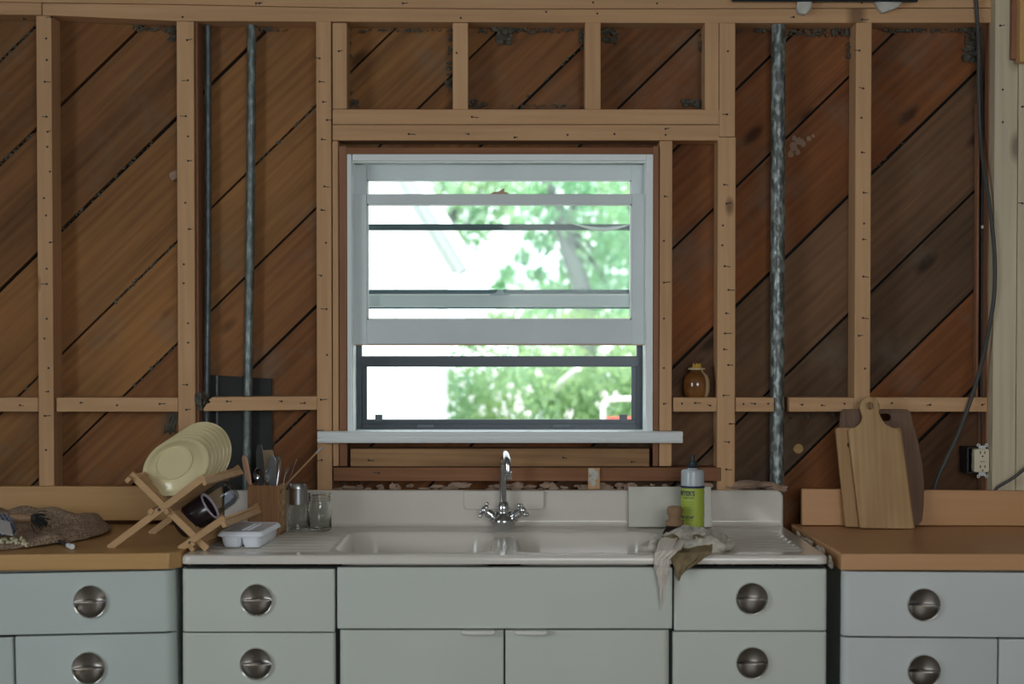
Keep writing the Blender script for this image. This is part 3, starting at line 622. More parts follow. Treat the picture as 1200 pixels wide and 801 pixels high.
# strip of pale film sagging over the storm rail
def film(u, v):
    x = 672 + 66 * u; sag = math.sin(u * math.pi * .95) ** 1.3
    w = pt(x, 262 + 7.5 * sag * (.55 + .5 * v) + 1.2 * v, .134); return w
fm = MB(); fm.grid(film, 20, 3); fm.build('loose_film', M['whitej'], win, solid=.0006)
# trim boards outside, under the eave side
MB().boxpx(403, 768, 178, 186, .151, .19).build('outer_head', M['whitej'], win)
# ================================================================== OUTSIDE
struct('ground', MB().box(-14, 16, .3, 34, -.75, -.6), M['ground'])
# neighbouring white house: corner of the wall and its sloping eave
YH = 5.6
hs = thing('neighbour_house', 'white sided house just outside, left half of the window view', 'house', (-3.5, YH, -.6))
cx = X(513, YH); ex = X(546, YH); ze = Z(322, YH)
hw = MB(); hw.box(-7.5, cx, YH, YH + 1.5, -.6, ze - .001)
hw.build('house_wall', M['siding'], hs)
sm_ = MB(); x = X(464, YH); sm_.box(x - .006, x + .006, YH - .004, YH + .01, Z(462, YH), ze); sm_.build('seam', M['soffit'], hs)
a = pt(472, 195, YH); b_ = pt(546, 318, YH); dirx = (Vector((a.x, 0, a.z)) - Vector((b_.x, 0, b_.z))).normalized()
top = Vector((b_.x, 0, b_.z)) + dirx * 4.0
gb = MB(); gb.prism([(-7.5, ze), (cx, ze), (b_.x, b_.z), (top.x, top.z), (-7.5, top.z)], YH, YH + .1); gb.build('gable', M['siding'], hs)
nrm = Vector((-dirx.z, 0, dirx.x));
def rake(o0, o1, y0, y1, nm, mt):
    p = [Vector((b_.x, 0, b_.z)) + nrm * o0, top + nrm * o0, top + nrm * o1, Vector((b_.x, 0, b_.z)) + nrm * o1]
    MB().prism([(q.x, q.z) for q in p], y0, y1).build(nm, mt, hs)
rake(-.085, -.012, YH - .30, YH - .26, 'fascia', M['siding']); rake(-.012, .045, YH - .26, YH - .001, 'soffit', M['soffit'])

def leaves(mb, c, rad, n, size, sc=(1, 1, 1), shell=.45):
    for i in range(n):
        d = Vector((random.gauss(0, 1), random.gauss(0, 1), random.gauss(0, 1))).normalized() * (random.random() ** shell) * rad
        p = Vector(c) + Vector((d.x * sc[0], d.y * sc[1], d.z * sc[2])); s = size * random.uniform(.6, 1.3)
        E = Euler((random.uniform(0, 6), random.uniform(0, 6), random.uniform(0, 6))).to_matrix()
        q = [p + E @ Vector(v) * s for v in ((-.5, 0, 0), (0, -.28, .05), (.5, 0, 0), (0, .28, .05))]
        mb.add(q, [(0, 1, 2, 3)])
def tree(label, trunk, blobs, mat, size, dens, name='tree'):
    base = trunk[0]; t = thing(name, label, 'tree', base, group=None)
    tb = MB(); k = len(trunk); pts = spline(trunk, 5); r0 = .13
    tb.tube(pts, [r0 * (1 - .65 * i / (len(pts) - 1)) for i in range(len(pts))], 9)
    for bl in blobs[:5]:
        j = pts[int(len(pts) * .6)]; c = pt(bl[0], bl[1], bl[2]); tb.tube(spline([j, (j + c) / 2 + Vector((0, 0, .1)), c], 4), [.045] * 4 + [.02] * 5, 6)
    tb.build('trunk', M['bark'], t)
    lf = MB()
    for px, py, Y, r in blobs: leaves(lf, pt(px, py, Y), r, int(dens * r * max(r, .3)), size)
    lf.build('crown', mat, t, smooth=0, fix=False)
G = -.6
def gp(px, Y): p = pt(px, 400, Y); return Vector((p.x, p.y, G))
tree('leafy tree outside with a dark leaning trunk, right of centre in the window', [gp(700, 12), pt(684, 360, 12), pt(668, 300, 12), pt(650, 240, 12), pt(632, 190, 12)],
     [(665, 250, 12.2, .55), (700, 300, 12.4, .55), (715, 340, 12.2, .45), (630, 225, 12, .38), (690, 220, 12.3, .4), (730, 260, 12, .4), (655, 345, 12.5, .35), (612, 300, 12.6, .10), (628, 322, 12.5, .12), (596, 318, 12.8, .09), (640, 285, 12.5, .14), (606, 262, 12.6, .10), (585, 335, 12.7, .10), (622, 275, 12.6, .08)], M['leafa'], .10, 1500)
tree('small tree outside close to the house eave, seen through the upper panes', [gp(496, 14), pt(496, 380, 14), pt(504, 300, 14), pt(540, 230, 14)],
     [(545, 235, 14, .55), (570, 215, 14, .5), (600, 225, 14, .45), (545, 290, 14, .3), (520, 215, 14.4, .4), (560, 260, 14, .32)], M['leafb'], .11, 1100)
tree('airy tree outside farthest back, behind the leaning trunk', [gp(745, 17), pt(742, 300, 17), pt(738, 200, 17)],
     [(740, 300, 17, .9), (720, 220, 17, .7), (770, 260, 17, .9), (690, 380, 17, .8), (620, 370, 17.5, .5), (600, 330, 17.5, .25)], M['leafb'], .13, 700)
hd = MB()
for i in range(34):
    px = 532 + i * 8.8; Y = random.uniform(7.6, 9.2); leaves(hd, pt(px, random.uniform(430, 520), Y), random.uniform(.28, .42), 420, .062)
for i in range(16):
    px = 550 + i * 14; leaves(hd, pt(px, random.uniform(372, 400), 8.8), random.uniform(.12, .2), 110, .06)
hg = thing('hedge', 'dense green hedge outside beyond the lower window pane', 'hedge', (.5, 8.4, G))
hd.build('hedge_leaves', M['leafc'], hg, smooth=0, fix=False)
hb = MB()
for i in range(12): x = -.3 + i * .26; hb.tube([(x, 8.3, G), (x + random.uniform(-.1, .1), 8.4, .4), (x + random.uniform(-.2, .2), 8.5, 1.1)], [.02, .015, .008], 6)
hb.build('hedge_stems', M['bark'], hg)
fl = MB()
for i in range(46):
    c = pt(random.uniform(518, 745), random.uniform(380, 485), random.uniform(7.1, 7.5)); leaves(fl, c, .035, 10, .035)
fo = fl.build('blossoms', M['flower'], hg, smooth=0, fix=False); fo['kind'] = 'stuff'
# white bent tube of garden furniture and a leaning white stick
Yc = 4.6
pts = [pt(707, 520, Yc), pt(707, 478, Yc), pt(709, 471, Yc), pt(716, 468, Yc), pt(745, 467, Yc), pt(790, 468, Yc), pt(797, 474, Yc), pt(798, 520, Yc)]
gc = thing('garden_chair', 'white tube-framed garden chair outside at the right of the lower pane', 'chair', (X(750, Yc), Yc, G))
f1 = MB(); f1.tube([Vector((pts[0].x, Yc, G))] + spline(pts[1:7], 5) + [Vector((pts[6].x, Yc, G))], .016, 8)
f1.tube([Vector((pts[0].x, Yc - .5, G)), Vector((pts[0].x, Yc - .5, .1)), Vector((pts[0].x, Yc, .12))], .016, 8); f1.tube([Vector((pts[6].x, Yc - .5, G)), Vector((pts[6].x, Yc - .5, .1)), Vector((pts[6].x, Yc, .12))], .016, 8)
f1.build('frame', M['whitemetal'], gc)
MB().box(pts[0].x + .015, pts[6].x - .015, Yc - .5, Yc - .01, .09, .115).build('seat', M['redf'], gc, bevel=.005)
MB().box(pts[0].x + .02, pts[6].x - .02, Yc - .010, Yc + .006, Z(500, Yc), Z(488, Yc)).build('backrest', M['redf'], gc, bevel=.004)
sk = MB(); p0 = pt(658, 447, 7.4); p1 = pt(678, 431, 7.0); d = (p1 - p0).normalized(); sk.tube([p0 - d * .35 + Vector((0, .5, -.1)), p0, p1], .022, 8)
tag(sk.build('garden_stake', M['whitemetal']), 'white stake leaning against the hedge outside', 'stake')
# ================================================================== CABINETS AND COUNTERS
YF = -.655                     # front plane of the steel fronts
def pull_mesh(parent, c, r, yaw=0):
    """round cup pull: hollow upper half, domed lower half"""
    mb = MB(); mb.M = Matrix.Translation(c) @ Matrix.Rotation(yaw, 4, 'Z')
    nr, na = 9, 20
    def half(a0, a1, f):
        mb.grid(lambda u, v: (lambda rr, a: (rr * math.cos(a), f(rr / r), rr * math.sin(a)))(max(1e-5, r * v), a0 + (a1 - a0) * u), na, nr)
    up = lambda q: -(.001 + .0085 * q ** 2); dn = lambda q: -(.006 + .015 * math.sqrt(max(0, 1 - (q * .985) ** 2)))
    half(0, math.pi, up); half(math.pi, 2 * math.pi, up); half(math.pi, 2 * math.pi, dn); half(math.pi, 2 * math.pi, lambda q: dn(q) + .0018)
    n = 24; vs = []
    for i in range(n + 1):
        q = -1 + 2 * i / n; vs.append((q * r, dn(abs(q)) + .0018, 0)); vs.append((q * r, dn(abs(q)), 0))
    mb.add(vs, [(2 * i, 2 * i + 1, 2 * i + 3, 2 * i + 2) for i in range(n)])
    mb.lathe([(r - .0015, 0), (r - .0015, .0085), (r - .0005, .0095), (r + .0008, .008), (r + .0012, 0)], 40, Matrix.Rotation(R(90), 4, 'X'), closed=True)
    o = mb.build('cup_pull', M['nickel'], parent, smooth=50, fix=False); return o
def front(parent, name, x0, x1, z0, z1, mat, rl=0, rr=0, y=0, t=.02):
    """steel drawer or door front in the cabinet's own frame, rounded upright edges rl / rr"""
    e = .004; rl = rl or e; rr = rr or e; t = max(t, rl + .002, rr + .002)
    out = [(x0, y + t)] + [(p[0], p[1]) for p in arc(x0 + rl, y + rl, rl, 180, 270, 8 if rl > .006 else 3)] + [(p[0], p[1]) for p in arc(x1 - rr, y + rr, rr, 270, 360, 8 if rr > .006 else 3)] + [(x1, y + t)]
    mb = MB(); mb.prismz(out, z0, z1); return mb.build(name, mat, parent, local=True, bevel=.0035, seg=3, smooth=40)
def zf(py, y=YF): return Z(py, y)
def xf(px, y=YF): return X(px, y, 700)
# ---- sink base cabinet
sb = thing('sink_cabinet', 'wide cream steel sink base with four drawers and two plain doors', 'cabinet', (0, YF, 0))
def in_sb(px, py): p = pt(px, py, YF); return p.x, p.z
x0, x1 = xf(213), xf(969.5)
bd = MB(); zt0 = zf(663)
for b in ((x0 + .004, x0 + .010, .022, .60, .10, zt0 - .004), (x1 - .010, x1 - .004, .022, .60, .10, zt0 - .004), (x0 + .01, x1 - .01, .59, .60, .10, .72), (x0 + .01, x1 - .01, .024, .59, .10, .11)): bd.box(*b)
bd.build('body', M['steel'], sb, local=True)
MB().box(x0 + .02, x1 - .02, .07, .60, .0, .10).build('toe_kick', M['dark'], sb, local=True)
MB().box(x0 + .006, x1 - .006, .016, .0221, .11, zf(664)).build('front_gap', M['dark'], sb, local=True)
def drawer(parent, px0, px1, py0, py1, hx, hy, mat, rl=0, rr=0, zz=None, r=.0405):
    o = front(parent, 'drawer', xf(px0), xf(px1), zf(py1), zf(py0), mat, rl, rr)
    q = pull_mesh(o, Vector((xf(hx), YF, zf(hy))), r); return o
drawer(sb, 212.8, 392.3, 666.5, 740, 301, 702.3, M['steel'], rl=.018)
drawer(sb, 212.5, 392.6, 741.5, 815, 300, 777, M['steel'], rl=.018, rr=.008)
drawer(sb, 790, 969.3, 666.5, 738.8, 880.7, 700.8, M['steel'], rr=.010)
drawer(sb, 788.7, 969.3, 740.2, 815, 881.5, 776, M['steel'], rl=.010, rr=.010)
front(sb, 'apron', xf(395), xf(788), zf(736.5), zf(664.5), M['steel'])
front(sb, 'drawer', xf(213), xf(392.6), .12, zf(817), M['steel'], rl=.018); front(sb, 'drawer', xf(789), xf(969), .12, zf(817), M['steel'])
for a, b2, h0, h1 in ((396.5, 590.2, 541.5, 580), (592.2, 785.8, 603, 641)):
    d_ = front(sb, 'door', xf(a), xf(b2), .12, zf(738.5), M['steel'], y=.006, t=.014, rl=.02 if a < 400 else 0, rr=.02 if a > 500 else 0)
    tb = MB(); tb.prism([(xf(h0), zf(737.6)), (xf(h1), zf(737.6)), (xf(h1), zf(740.5)), (xf(h1 - 3), zf(742.6)), (xf(h0 + 3), zf(742.6)), (xf(h0), zf(740.5))], -.016, .008)
    tb.build('finger_pull', M['pulltab'], d_, local=True, bevel=.002)

# ---- sink top with two basins and ribbed drainboards
ZT = .914
SX0, SX1, SY0, SY1 = -.8525, .8145, -.665, -.028
def smooth(a, b, x): t = min(1, max(0, (x - a) / (b - a))); return t * t * (3 - 2 * t)
def rrect(x, y, a, b, c, d, r):   # signed distance, negative inside
    cx_, cy_ = (a + b) / 2, (c + d) / 2; qx = abs(x - cx_) - (b - a) / 2 + r; qy = abs(y - cy_) - (d - c) / 2 + r
    return math.hypot(max(qx, 0), max(qy, 0)) + min(max(qx, qy), 0) - r
def hsink(x, y):
    h = 0.0
    d = min(rrect(x, y, -.455, -.060, -.605, -.175, .07), rrect(x, y, .020, .400, -.605, -.175, .07))
    h -= .17 * smooth(.012, -.035, d)
    # divider between basins sits lower than the deck
    dd = rrect(x, y, -.10, .06, -.57, -.20, .03); h -= .010 * smooth(.02, -.02, dd) * (1 - smooth(.012, -.035, d))
    for a, b2 in ((-.80, -.475), (.455, .765)):
        dr = rrect(x, y, a, b2, -.60, -.14, .03); w = smooth(.004, -.012, dr)
        rib = .5 + .5 * math.cos((y + .60) * 2 * math.pi / .062); h -= w * (.0065 - .0055 * rib ** 1.5)
    e = min(x - SX0, SX1 - x, y - SY0); rr = .010
    if e < rr: h -= rr - math.sqrt(max(0, rr * rr - (rr - e) ** 2))
    return h
xs = []; x = SX0
def axis(a, b, step, fine, ed):
    v = [a]
    while v[-1] < b - 1e-9:
        p = v[-1]; s = fine if (p - a < ed or b - p < ed + 1e-6) else step
        v.append(min(b, p + s))
    return v
xs = axis(SX0, SX1, .006, .0012, .012); ys = axis(SY0, SY1, .0055, .0012, .012)
snk = thing('drainboard_sink', 'cream enamel double basin sink top with ribbed drainboards and low splash', 'sink', (-.02, -.35, ZT))
def corner(x, y):
    rc = .022
    for cx_, sx in ((SX0 + rc, -1), (SX1 - rc, 1)):
        cy_ = SY0 + rc; dx, dy = x - cx_, y - cy_
        if dx * sx > 0 and dy < 0:
            m = max(abs(dx), abs(dy)); L_ = math.hypot(dx, dy)
            if L_ > 1e-9: return cx_ + dx * m / L_, cy_ + dy * m / L_
    return x, y
g = MB(); vs = []
for x in xs:
    for y in ys: X_, Y_ = corner(x, y); vs.append((X_, Y_, ZT + hsink(x, y)))
ny = len(ys); fs = [(i * ny + j, (i + 1) * ny + j, (i + 1) * ny + j + 1, i * ny + j + 1) for i in range(len(xs) - 1) for j in range(ny - 1)]
b0 = len(vs); rim = [(0, j) for j in range(ny - 1, -1, -1)] + [(i, 0) for i in range(1, len(xs))] + [(len(xs) - 1, j) for j in range(1, ny)]
ring = [i * ny + j for i, j in rim]; zl = Z(661, SY0)
low_ = []; lo2 = []
for r_ in ring: v = vs[r_]; low_.append((v[0], v[1], zl + .001)); cxx = -.02; lo2.append((v[0] - .008 * (1 if v[0] > cxx else -1) * (1 if abs(v[0] - cxx) > .8 else 0), v[1] + .008, zl))
vs += low_ + lo2; k = len(ring)
for i in range(k - 1): fs.append((ring[i], b0 + i, b0 + i + 1, ring[i + 1])); fs.append((b0 + i, b0 + k + i, b0 + k + i + 1, b0 + i + 1))
g.add(vs, fs); g.build('basin_top', M['enamel'], snk, smooth=60, fix=False)
bx0, bx1 = X(262, -.03), X(918, -.03, 590); zb = Z(574, -.03); rc = .024
out = [(bx0, ZT - .012), (bx1, ZT - .012)] + arc(bx1 - rc, zb - rc, rc, 0, 90) + arc(bx0 + rc, zb - rc, rc, 90, 180)
MB().prism(out, -.034, -.008).build('splash', M['enamel'], snk, bevel=.006, seg=3)
# cove between deck and splash
cv = MB(); r_ = .016; pr = [(-.034, ZT + r_)] + [(-.034 - r_ + r_ * math.cos(R(a)), ZT + r_ + r_ * math.sin(R(a))) for a in (-15, -30, -45, -60, -75, -90)] + [(-.034, ZT - .006)]
n = len(pr); cv.add([(x, y, z) for x in (bx0 + .01, bx1 - .01) for y, z in pr], [(i, n + i, n + (i + 1) % n, (i + 1) % n) for i in range(n)]); cv.build('cove', M['enamel'], snk, smooth=60)
fp = MB(); a = pt(543, 574.6, -.042); b2 = pt(638, 597, -.042); r_ = .012
fp.prism(arc(a.x + r_, b2.z + r_, r_, 180, 270) + arc(b2.x - r_, b2.z + r_, r_, 270, 360) + [(b2.x, a.z), (a.x, a.z)], -.045, -.030)
fp.build('faucet_ledge', M['enamel'], snk, bevel=.004, seg=3)
for cx_ in (-.2575, .21):
    mb = MB(); mb.lathe([(1e-4, .002), (.02, .001), (.034, .003), (.040, .005), (.043, .002), (.043, -.01)], 28, Matrix.Translation((cx_, -.39, ZT - .1695))); mb.build('drain', M['chrome'], snk)

# ---- left run (turned a touch, as in the photograph)
def counter_run(side):
    pass
LA = R(2.2); LR = R(-.8)
lc = thing('base_cabinet', 'grey-white steel base cabinet under the left wooden counter, two cup pulls', 'cabinet', (xf(210.3), YF - .003, 0), (0, LR, LA))
kx = lambda px: (px - 210.3) / 452.0
def ldraw(px0, px1, py0, py1, hx, hy, rl, rr, nm='drawer'):
    o = front(lc, nm, kx(px0), kx(px1), zf(py1), zf(py0), M['steel_l'], rl, rr)
    if hx: pull_mesh(o, mw(lc) @ Vector((kx(hx), 0, zf(hy))), .0415, LA)
    return o
ldraw(-190, 210, 668, 739.3, 113, 702, .01, .03)
ldraw(25, 210, 741.5, 815, 109.5, 779.5, 0, .03)
ldraw(-190, 22.5, 742.3, 1020, None, 0, .01, 0, 'door')
ldraw(25, 210, 817, 1020, None, 0, 0, .035)
ldraw(-400, -192, 668, 739.3, -296, 702, .01, 0); ldraw(-400, -192, 742.3, 1020, None, 0, .01, 0, 'door')
MB().box(kx(-400) + .01, -.003, .033, .60, .1, zf(667)).build('body', M['steel_l'], lc, local=True)
MB().box(kx(-400) + .012, -.016, .0195, .0331, .1, zf(668)).build('front_gap', M['dark'], lc, local=True)
MB().box(kx(-400) + .01, -.03, .07, .60, 0, .1).build('toe_kick', M['dark'], lc, local=True)
# handles of the left cabinet were placed through its own frame; countertop
lt_ = thing('wooden_countertop', 'honey-coloured wooden worktop left of the sink', 'countertop', (xf(213), YF - .012, .878), (0, R(-.35), R(1.4)))
ct = MB(); w = 1.35; dp = .655
ct.prismz([(-w, 0), (-.030, 0), (-.003, .030), (-.003, dp), (-w, dp)], 0, Z(647, YF) - .878 + .0005)
ct.build('slab', M['maple_l'], lt_, local=True, bevel=.004, seg=3)
lb = MB(); lb.boxpx(-330, 260.5, 569.5, 609.5, -.03, -.008); tag(lb.build('splash_board', M['maple_l'], bevel=.002), 'upright honey-coloured board along the wall behind the left worktop', 'backsplash')

# ---- right run
rx0 = xf(985)
rc_ = thing('base_cabinet', 'pale steel base cabinet under the right wooden counter, wide top drawer', 'cabinet', (rx0, YF - .004, 0), (0, R(.25), R(-1.2)))
kr = lambda px: (px - 985) / 456.0
def rdraw(px0, px1, py0, py1, hx, hy, rl, rr, nm='drawer'):
    o = front(rc_, nm, kr(px0), kr(px1), zf(py1), zf(py0), M['steel_r'], rl, rr)
    if hx: pull_mesh(o, mw(rc_) @ Vector((kr(hx), 0, zf(hy))), .0415, R(-1.2))
rdraw(985, 1420, 669, 744.5, 1080, 706.8, .022, .01)
rdraw(985, 1167.3, 746.5, 822, 1081, 784.3, .022, 0)
rdraw(1169, 1420, 746.8, 1020, None, 0, 0, .01, 'door')
rdraw(985, 1167.3, 824, 1020, None, 0, .022, 0)
MB().box(.010, kr(1420) - .01, .03, .60, .1, zf(668.5)).build('body', M['steel_r'], rc_, local=True)
MB().box(.014, kr(1420) - .012, .0195, .0302, .1, zf(669)).build('front_gap', M['dark'], rc_, local=True)
MB().box(.03, kr(1420) - .02, .07, .60, 0, .1).build('toe_kick', M['dark'], rc_, local=True)
rt = MB(); zt = Z(648.5, YF - .008); zb2 = Z(668, YF - .008)
rt.prismz([(xf(984.5), YF - .008), (xf(1440), YF - .016), (xf(1440), -.008), (X(928, -.01), -.008)], zb2, zt)
tag(rt.build('wooden_countertop', M['maple_r'], bevel=.0035, seg=3), 'reddish maple worktop right of the sink', 'countertop')
rb = MB(); a = pt(940, 572.5, -.07); b2 = pt(1440, 577, -.07); rb.prism([(a.x, a.z), (b2.x, b2.z), (b2.x, zt + .0005), (a.x, zt + .003)], -.070, -.050)
tag(rb.build('splash_board', M['maple_r'], bevel=.002), 'upright reddish maple board standing along the back of the right worktop', 'backsplash')
# crumbling sealant in the joint beside the right worktop
cm = MB()
for i in range(40):
    t = random.random(); y = YF + .02 + t * .5; xx = .829 + random.uniform(-.003, .004); lump(cm, (xx, y, ZT - .012 + random.uniform(-.02, .004) * (1 if t < .2 else .3)), random.uniform(.006, .012), (.7, 1.5, 1), .7, 8, i)
so2 = cm.build('sealant_bead', M['sealant']); tag(so2, 'crumbly cream sealant in the gap between sink and right worktop', 'sealant', kind='stuff')
# ================================================================== PIPES, CABLES, OUTLET
def pipe(name, pts, r, mat, label, cat='pipe', n=20, group=None, extra=None):
    base = Vector(pts[-1])
    t = thing(name, label, cat, base)
    mb = MB(); mb.tube(pts, r, n); mb.build('tube', mat, t)
    return t
P = pipe('conduit_pipe', [pt(243.5, 24, .062), pt(243.8, 300, .062), pt(241.5, 520, .062), pt(241.5, 590, .062)], .0105, M['galvd'], 'thin dark conduit pipe close beside the stud, left bay')
P = pipe('conduit_pipe', [pt(295.2, 24, .060), pt(294, 200, .060), pt(291.5, 400, .060), pt(289.6, 540, .060), pt(289, 600, .060)], .0138, M['galvm'], 'thin galvanised conduit pipe in front of the black sheet')
pp = thing('vent_pipe', 'thick mottled galvanised pipe running floor to ceiling right of the window', 'pipe', (X(912, .03), .03, 0))
mb = MB(); a = pt(912.4, 0, .035); mb.tube([(a.x, .035, Z(27, .035)), (a.x, .035, ZT * 0 + .5)], .0215, 24); mb.build('tube', M['galv'], pp)
mb = MB()
for py in (478, 486):
    mb.tube([(a.x, .035, Z(py, .035) - .002), (a.x, .035, Z(py, .035) + .004)], .0226, 24)
mb.build('collar', M['galv'], pp)
dk = MB(); dk.tube([pt(858, -3.5, -.03), pt(1075, -3, -.03)], .014, 14); tag(dk.build('ceiling_pipe', M['duct']), 'dark blue-grey pipe edge lying along the top of the wall plate', 'pipe')
bs = MB(); bs.quadpx([(246, 439), (318.5, 443.5), (318.5, 462), (320, 600), (246, 600)], .084, .092)
o = bs.build('backing_sheet', M['bpanel']); tag(o, 'black sheet fixed to the boards behind the two thin conduits', 'sheet')
MB().boxpx(253, 256, 440, 600, .080, .086).build('seam_strip', M['galvd'], o)
# thick grey cable hanging from above
cab = [(1143.5, -8, -.02), (1145, 20, -.010), (1146, 34, -.008), (1147, 60, .02), (1147, 110, .03), (1149, 160, .03), (1154, 205, -.02), (1161, 250, -.052), (1165.5, 300, -.056), (1165, 345, -.056), (1159, 385, -.05), (1149, 430, -.03), (1137, 470, -.02), (1122, 510, -.02), (1108, 540, -.02), (1098, 562, -.022), (1092, 585, -.024)]
cab = [(x, y, Y if y < 390 else -.028) for x, y, Y in cab]
mb = MB(); mb.tube(spline([pt(*q) for q in cab], 7), .0062, 8); o = mb.build('cable', M['cable']); tag(o, 'thick grey cable hanging loosely and curving down behind the right splash board', 'cable')
mb = MB(); mb.tube(spline([pt(1147, 36, .05), pt(1150, 80, .05), pt(1152, 140, .05), pt(1151, 250, .05), pt(1151, 380, .05), pt(1150, 470, .05), pt(1152, 526, .05)], 6), .0042, 7)
o = mb.build('cable', M['cableb']); tag(o, 'thin black cable running straight down the corner to the outlet box', 'cable')
MB().tube([pt(1151.6, 264, .046), pt(1151.6, 267.5, .046)], .006, 8).build('staple', M['zinc'], o)
mb = MB(); mb.tube(spline([pt(1154.5, 60, .055), pt(1153, 100, .06), pt(1154.2, 250, .062), pt(1154, 400, .062), pt(1154, 466, .062)], 6), .003, 7)
tag(mb.build('cable', M['cableb']), 'thinnest black wire, directly right of the straight black cable', 'cable')
mb = MB(); mb.tube(spline([pt(1225, 530, -.09), pt(1205, 546, -.09), pt(1196, 553, -.085), pt(1187, 560, -.078), pt(1177, 566, -.07), pt(1169, 571, -.064), pt(1164, 577, -.058)], 6), .0048, 8)
tag(mb.build('cable', M['cable']), 'short dark cable crossing the pale posts at the right edge', 'cable')
# outlet
ot = thing('electrical_outlet', 'ivory duplex outlet hanging loose in an open black box', 'outlet', pt(1147, 540, .02))
bx = MB(); xa, xb, ya, yb = 1134, 1152, 524, 554
for b in ((1133.5, 1135, ya, yb), (1134, 1158, ya, ya + 1.2), (1134, 1158, yb - 1.2, yb)): bx.boxpx(*b, .0, .075)
bx.boxpx(1134, 1158, ya, yb, .072, .076); bx.build('box', M['cableb'], ot)
pl = MB(); a = pt(1141.8, 526, -.022); b2 = pt(1159.3, 553, -.022); r_ = .006
pl.prism(arc(a.x + r_, b2.z + r_, r_, 180, 270, 4) + arc(b2.x - r_, b2.z + r_, r_, 270, 360, 4) + arc(b2.x - r_, a.z - r_, r_, 0, 90, 4) + arc(a.x + r_, a.z - r_, r_, 90, 180, 4), -.022, .004)
body = pl.build('receptacle', M['ivory'], ot, bevel=.0015)
for cy in (530, 546.5):
    sl_ = MB()
    sl_.boxpx(1148.4, 1149.5, cy - 1.8, cy + 1.8, -.0224, -.02); sl_.boxpx(1153.6, 1154.7, cy - 1.6, cy + 1.6, -.0224, -.02)
    sl_.lathe([(1e-4, 0), (.0026, 0), (.0026, .002), (1e-4, .002)], 10, Matrix.Translation(pt(1151.6, cy + 4.4, -.0224)) @ Matrix.Rotation(R(-90), 4, 'X'))
    sl_.build('socket_slots', M['dark'], body)
tb = MB(); tb.boxpx(1148.6, 1154.4, 539.7, 541.6, -.0232, -.02); tb.build('test_button', plain('olive_button', (.42, .38, .28), .5), body)
for y0_, y1_, s in ((519.5, 526, 1), (553, 559.5, -1)):
    yk = MB(); yk.boxpx(1147, 1155, min(y0_, y1_) + 2.4 * (s > 0), max(y0_, y1_) - 2.4 * (s < 0), -.006, -.0045)
    for cx_ in (1146.6, 1156):
        cy = y0_ + 1.8 if s > 0 else y1_ - 1.8
        yk.lathe([(.0022, -.001), (.0052, -.001), (.0052, .001), (.0022, .001)], 12, Matrix.Translation(pt(cx_, cy, -.006)) @ Matrix.Rotation(R(90), 4, 'X'), closed=True)
    yk.build('mounting_strap', M['zinc'], ot)
yw = MB(); yw.tube(spline([pt(1139, 548, .03), pt(1139.5, 543, .01), pt(1142, 545, .0)], 5), .003, 6); yw.build('wire', M['yellow'], ot)
yw = MB(); yw.tube(spline([pt(1138, 531, .05), pt(1140, 536, .02), pt(1142.5, 538, .0)], 5), .0022, 6); yw.build('wire', M['plasterw'], ot)
# pale round plug on the boards
mb = MB(); c = pt(935, 525.5, .094); mb.lathe([(1e-4, .009), (.014, .009), (.0162, .006), (.0165, 0), (1e-4, 0)], 24, Matrix.Translation(c) @ Matrix.Rotation(R(90), 4, 'X'))
tag(mb.build('round_plug', wood('plug_wood', (.62, .40, .18), (.40, .24, .10), 'X', 4, .7)), 'small round pale wooden plug on the boards right of the thick pipe', 'plug')
# bundle of grey rags stuffed beside the second stud
mb = MB()
for i in range(9):
    x = 197 + i * 1.1; mb.tube(spline([pt(x + 4, 482 + i % 3, .03), pt(x + 1, 492, .02 + .004 * (i % 4)), pt(x - 2, 500, .022), pt(x + random.uniform(-4, 1), 506 + random.uniform(-2, 3), .03)], 5), [.004] * 8 + [.0065] * 5 + [.004] * 3, 7)
tag(mb.build('rope_bundle', M['lint']), 'frayed grey rope bundle hanging beside the stud behind the plates', 'rope')
mb = MB()
for i in range(14): lump(mb, pt(random.uniform(230, 240), random.uniform(460, 480), random.uniform(.0, .03)), random.uniform(.006, .014), (1, 1, 1.2), .9, 9, i)
tag(mb.build('rope_knot', M['lint']), 'dark frayed knot of rope at the broken end of the blocking', 'rope')

# ================================================================== HONEY POT
pb = pt(816.3, 465.6, .035); pot = thing('lidded_pot', 'small brown glazed pot with gold-toothed lid, on the blocking right of the window', 'pot', pb)
q = 1 / 388.0
prof = [(1e-4, .001), (11 * q, 0), (13.2 * q, 1.5 * q), (14.8 * q, 7 * q), (15.4 * q, 14 * q), (15.0 * q, 20 * q), (13 * q, 25.5 * q), (9.5 * q, 29 * q), (7.5 * q, 30.6 * q), (7.4 * q, 33 * q), (9.3 * q, 34.2 * q), (9.0 * q, 34.8 * q), (6 * q, 34.6 * q), (5.6 * q, 28 * q), (1e-4, 27.5 * q)]
pp_ = []
for i, (r, z) in enumerate(prof): pp_.append((r, z))
mb = MB(); mb.lathe(pp_, 36, Matrix.Translation(pb)); body = mb.build('body', M['honey'], pot, smooth=60)
gz = MB(); f_ = [(r * 1.004 + .0003, z) for r, z in prof[1:10]]
for k in range(8):
    a0 = R(-52 + 9 * k); a1 = R(-43 + 9 * k)
    gz.add([pb + Vector((r * math.cos(a), r * math.sin(a), z)) for a in (a0, a1) for r, z in f_], [(i, len(f_) + i, len(f_) + i + 1, i + 1) for i in range(len(f_) - 1)])
gz.build('cream_glaze', M['cream_glaze'], body, smooth=60)
mb = MB(); mb.lathe([(7.0 * q, 32.6 * q), (9.9 * q, 32.8 * q), (10.2 * q, 34.2 * q), (9.4 * q, 35 * q), (6.5 * q, 35 * q)], 30, Matrix.Translation(pb), closed=True); mb.build('rim', M['cream_glaze'], pot)
mb = MB()
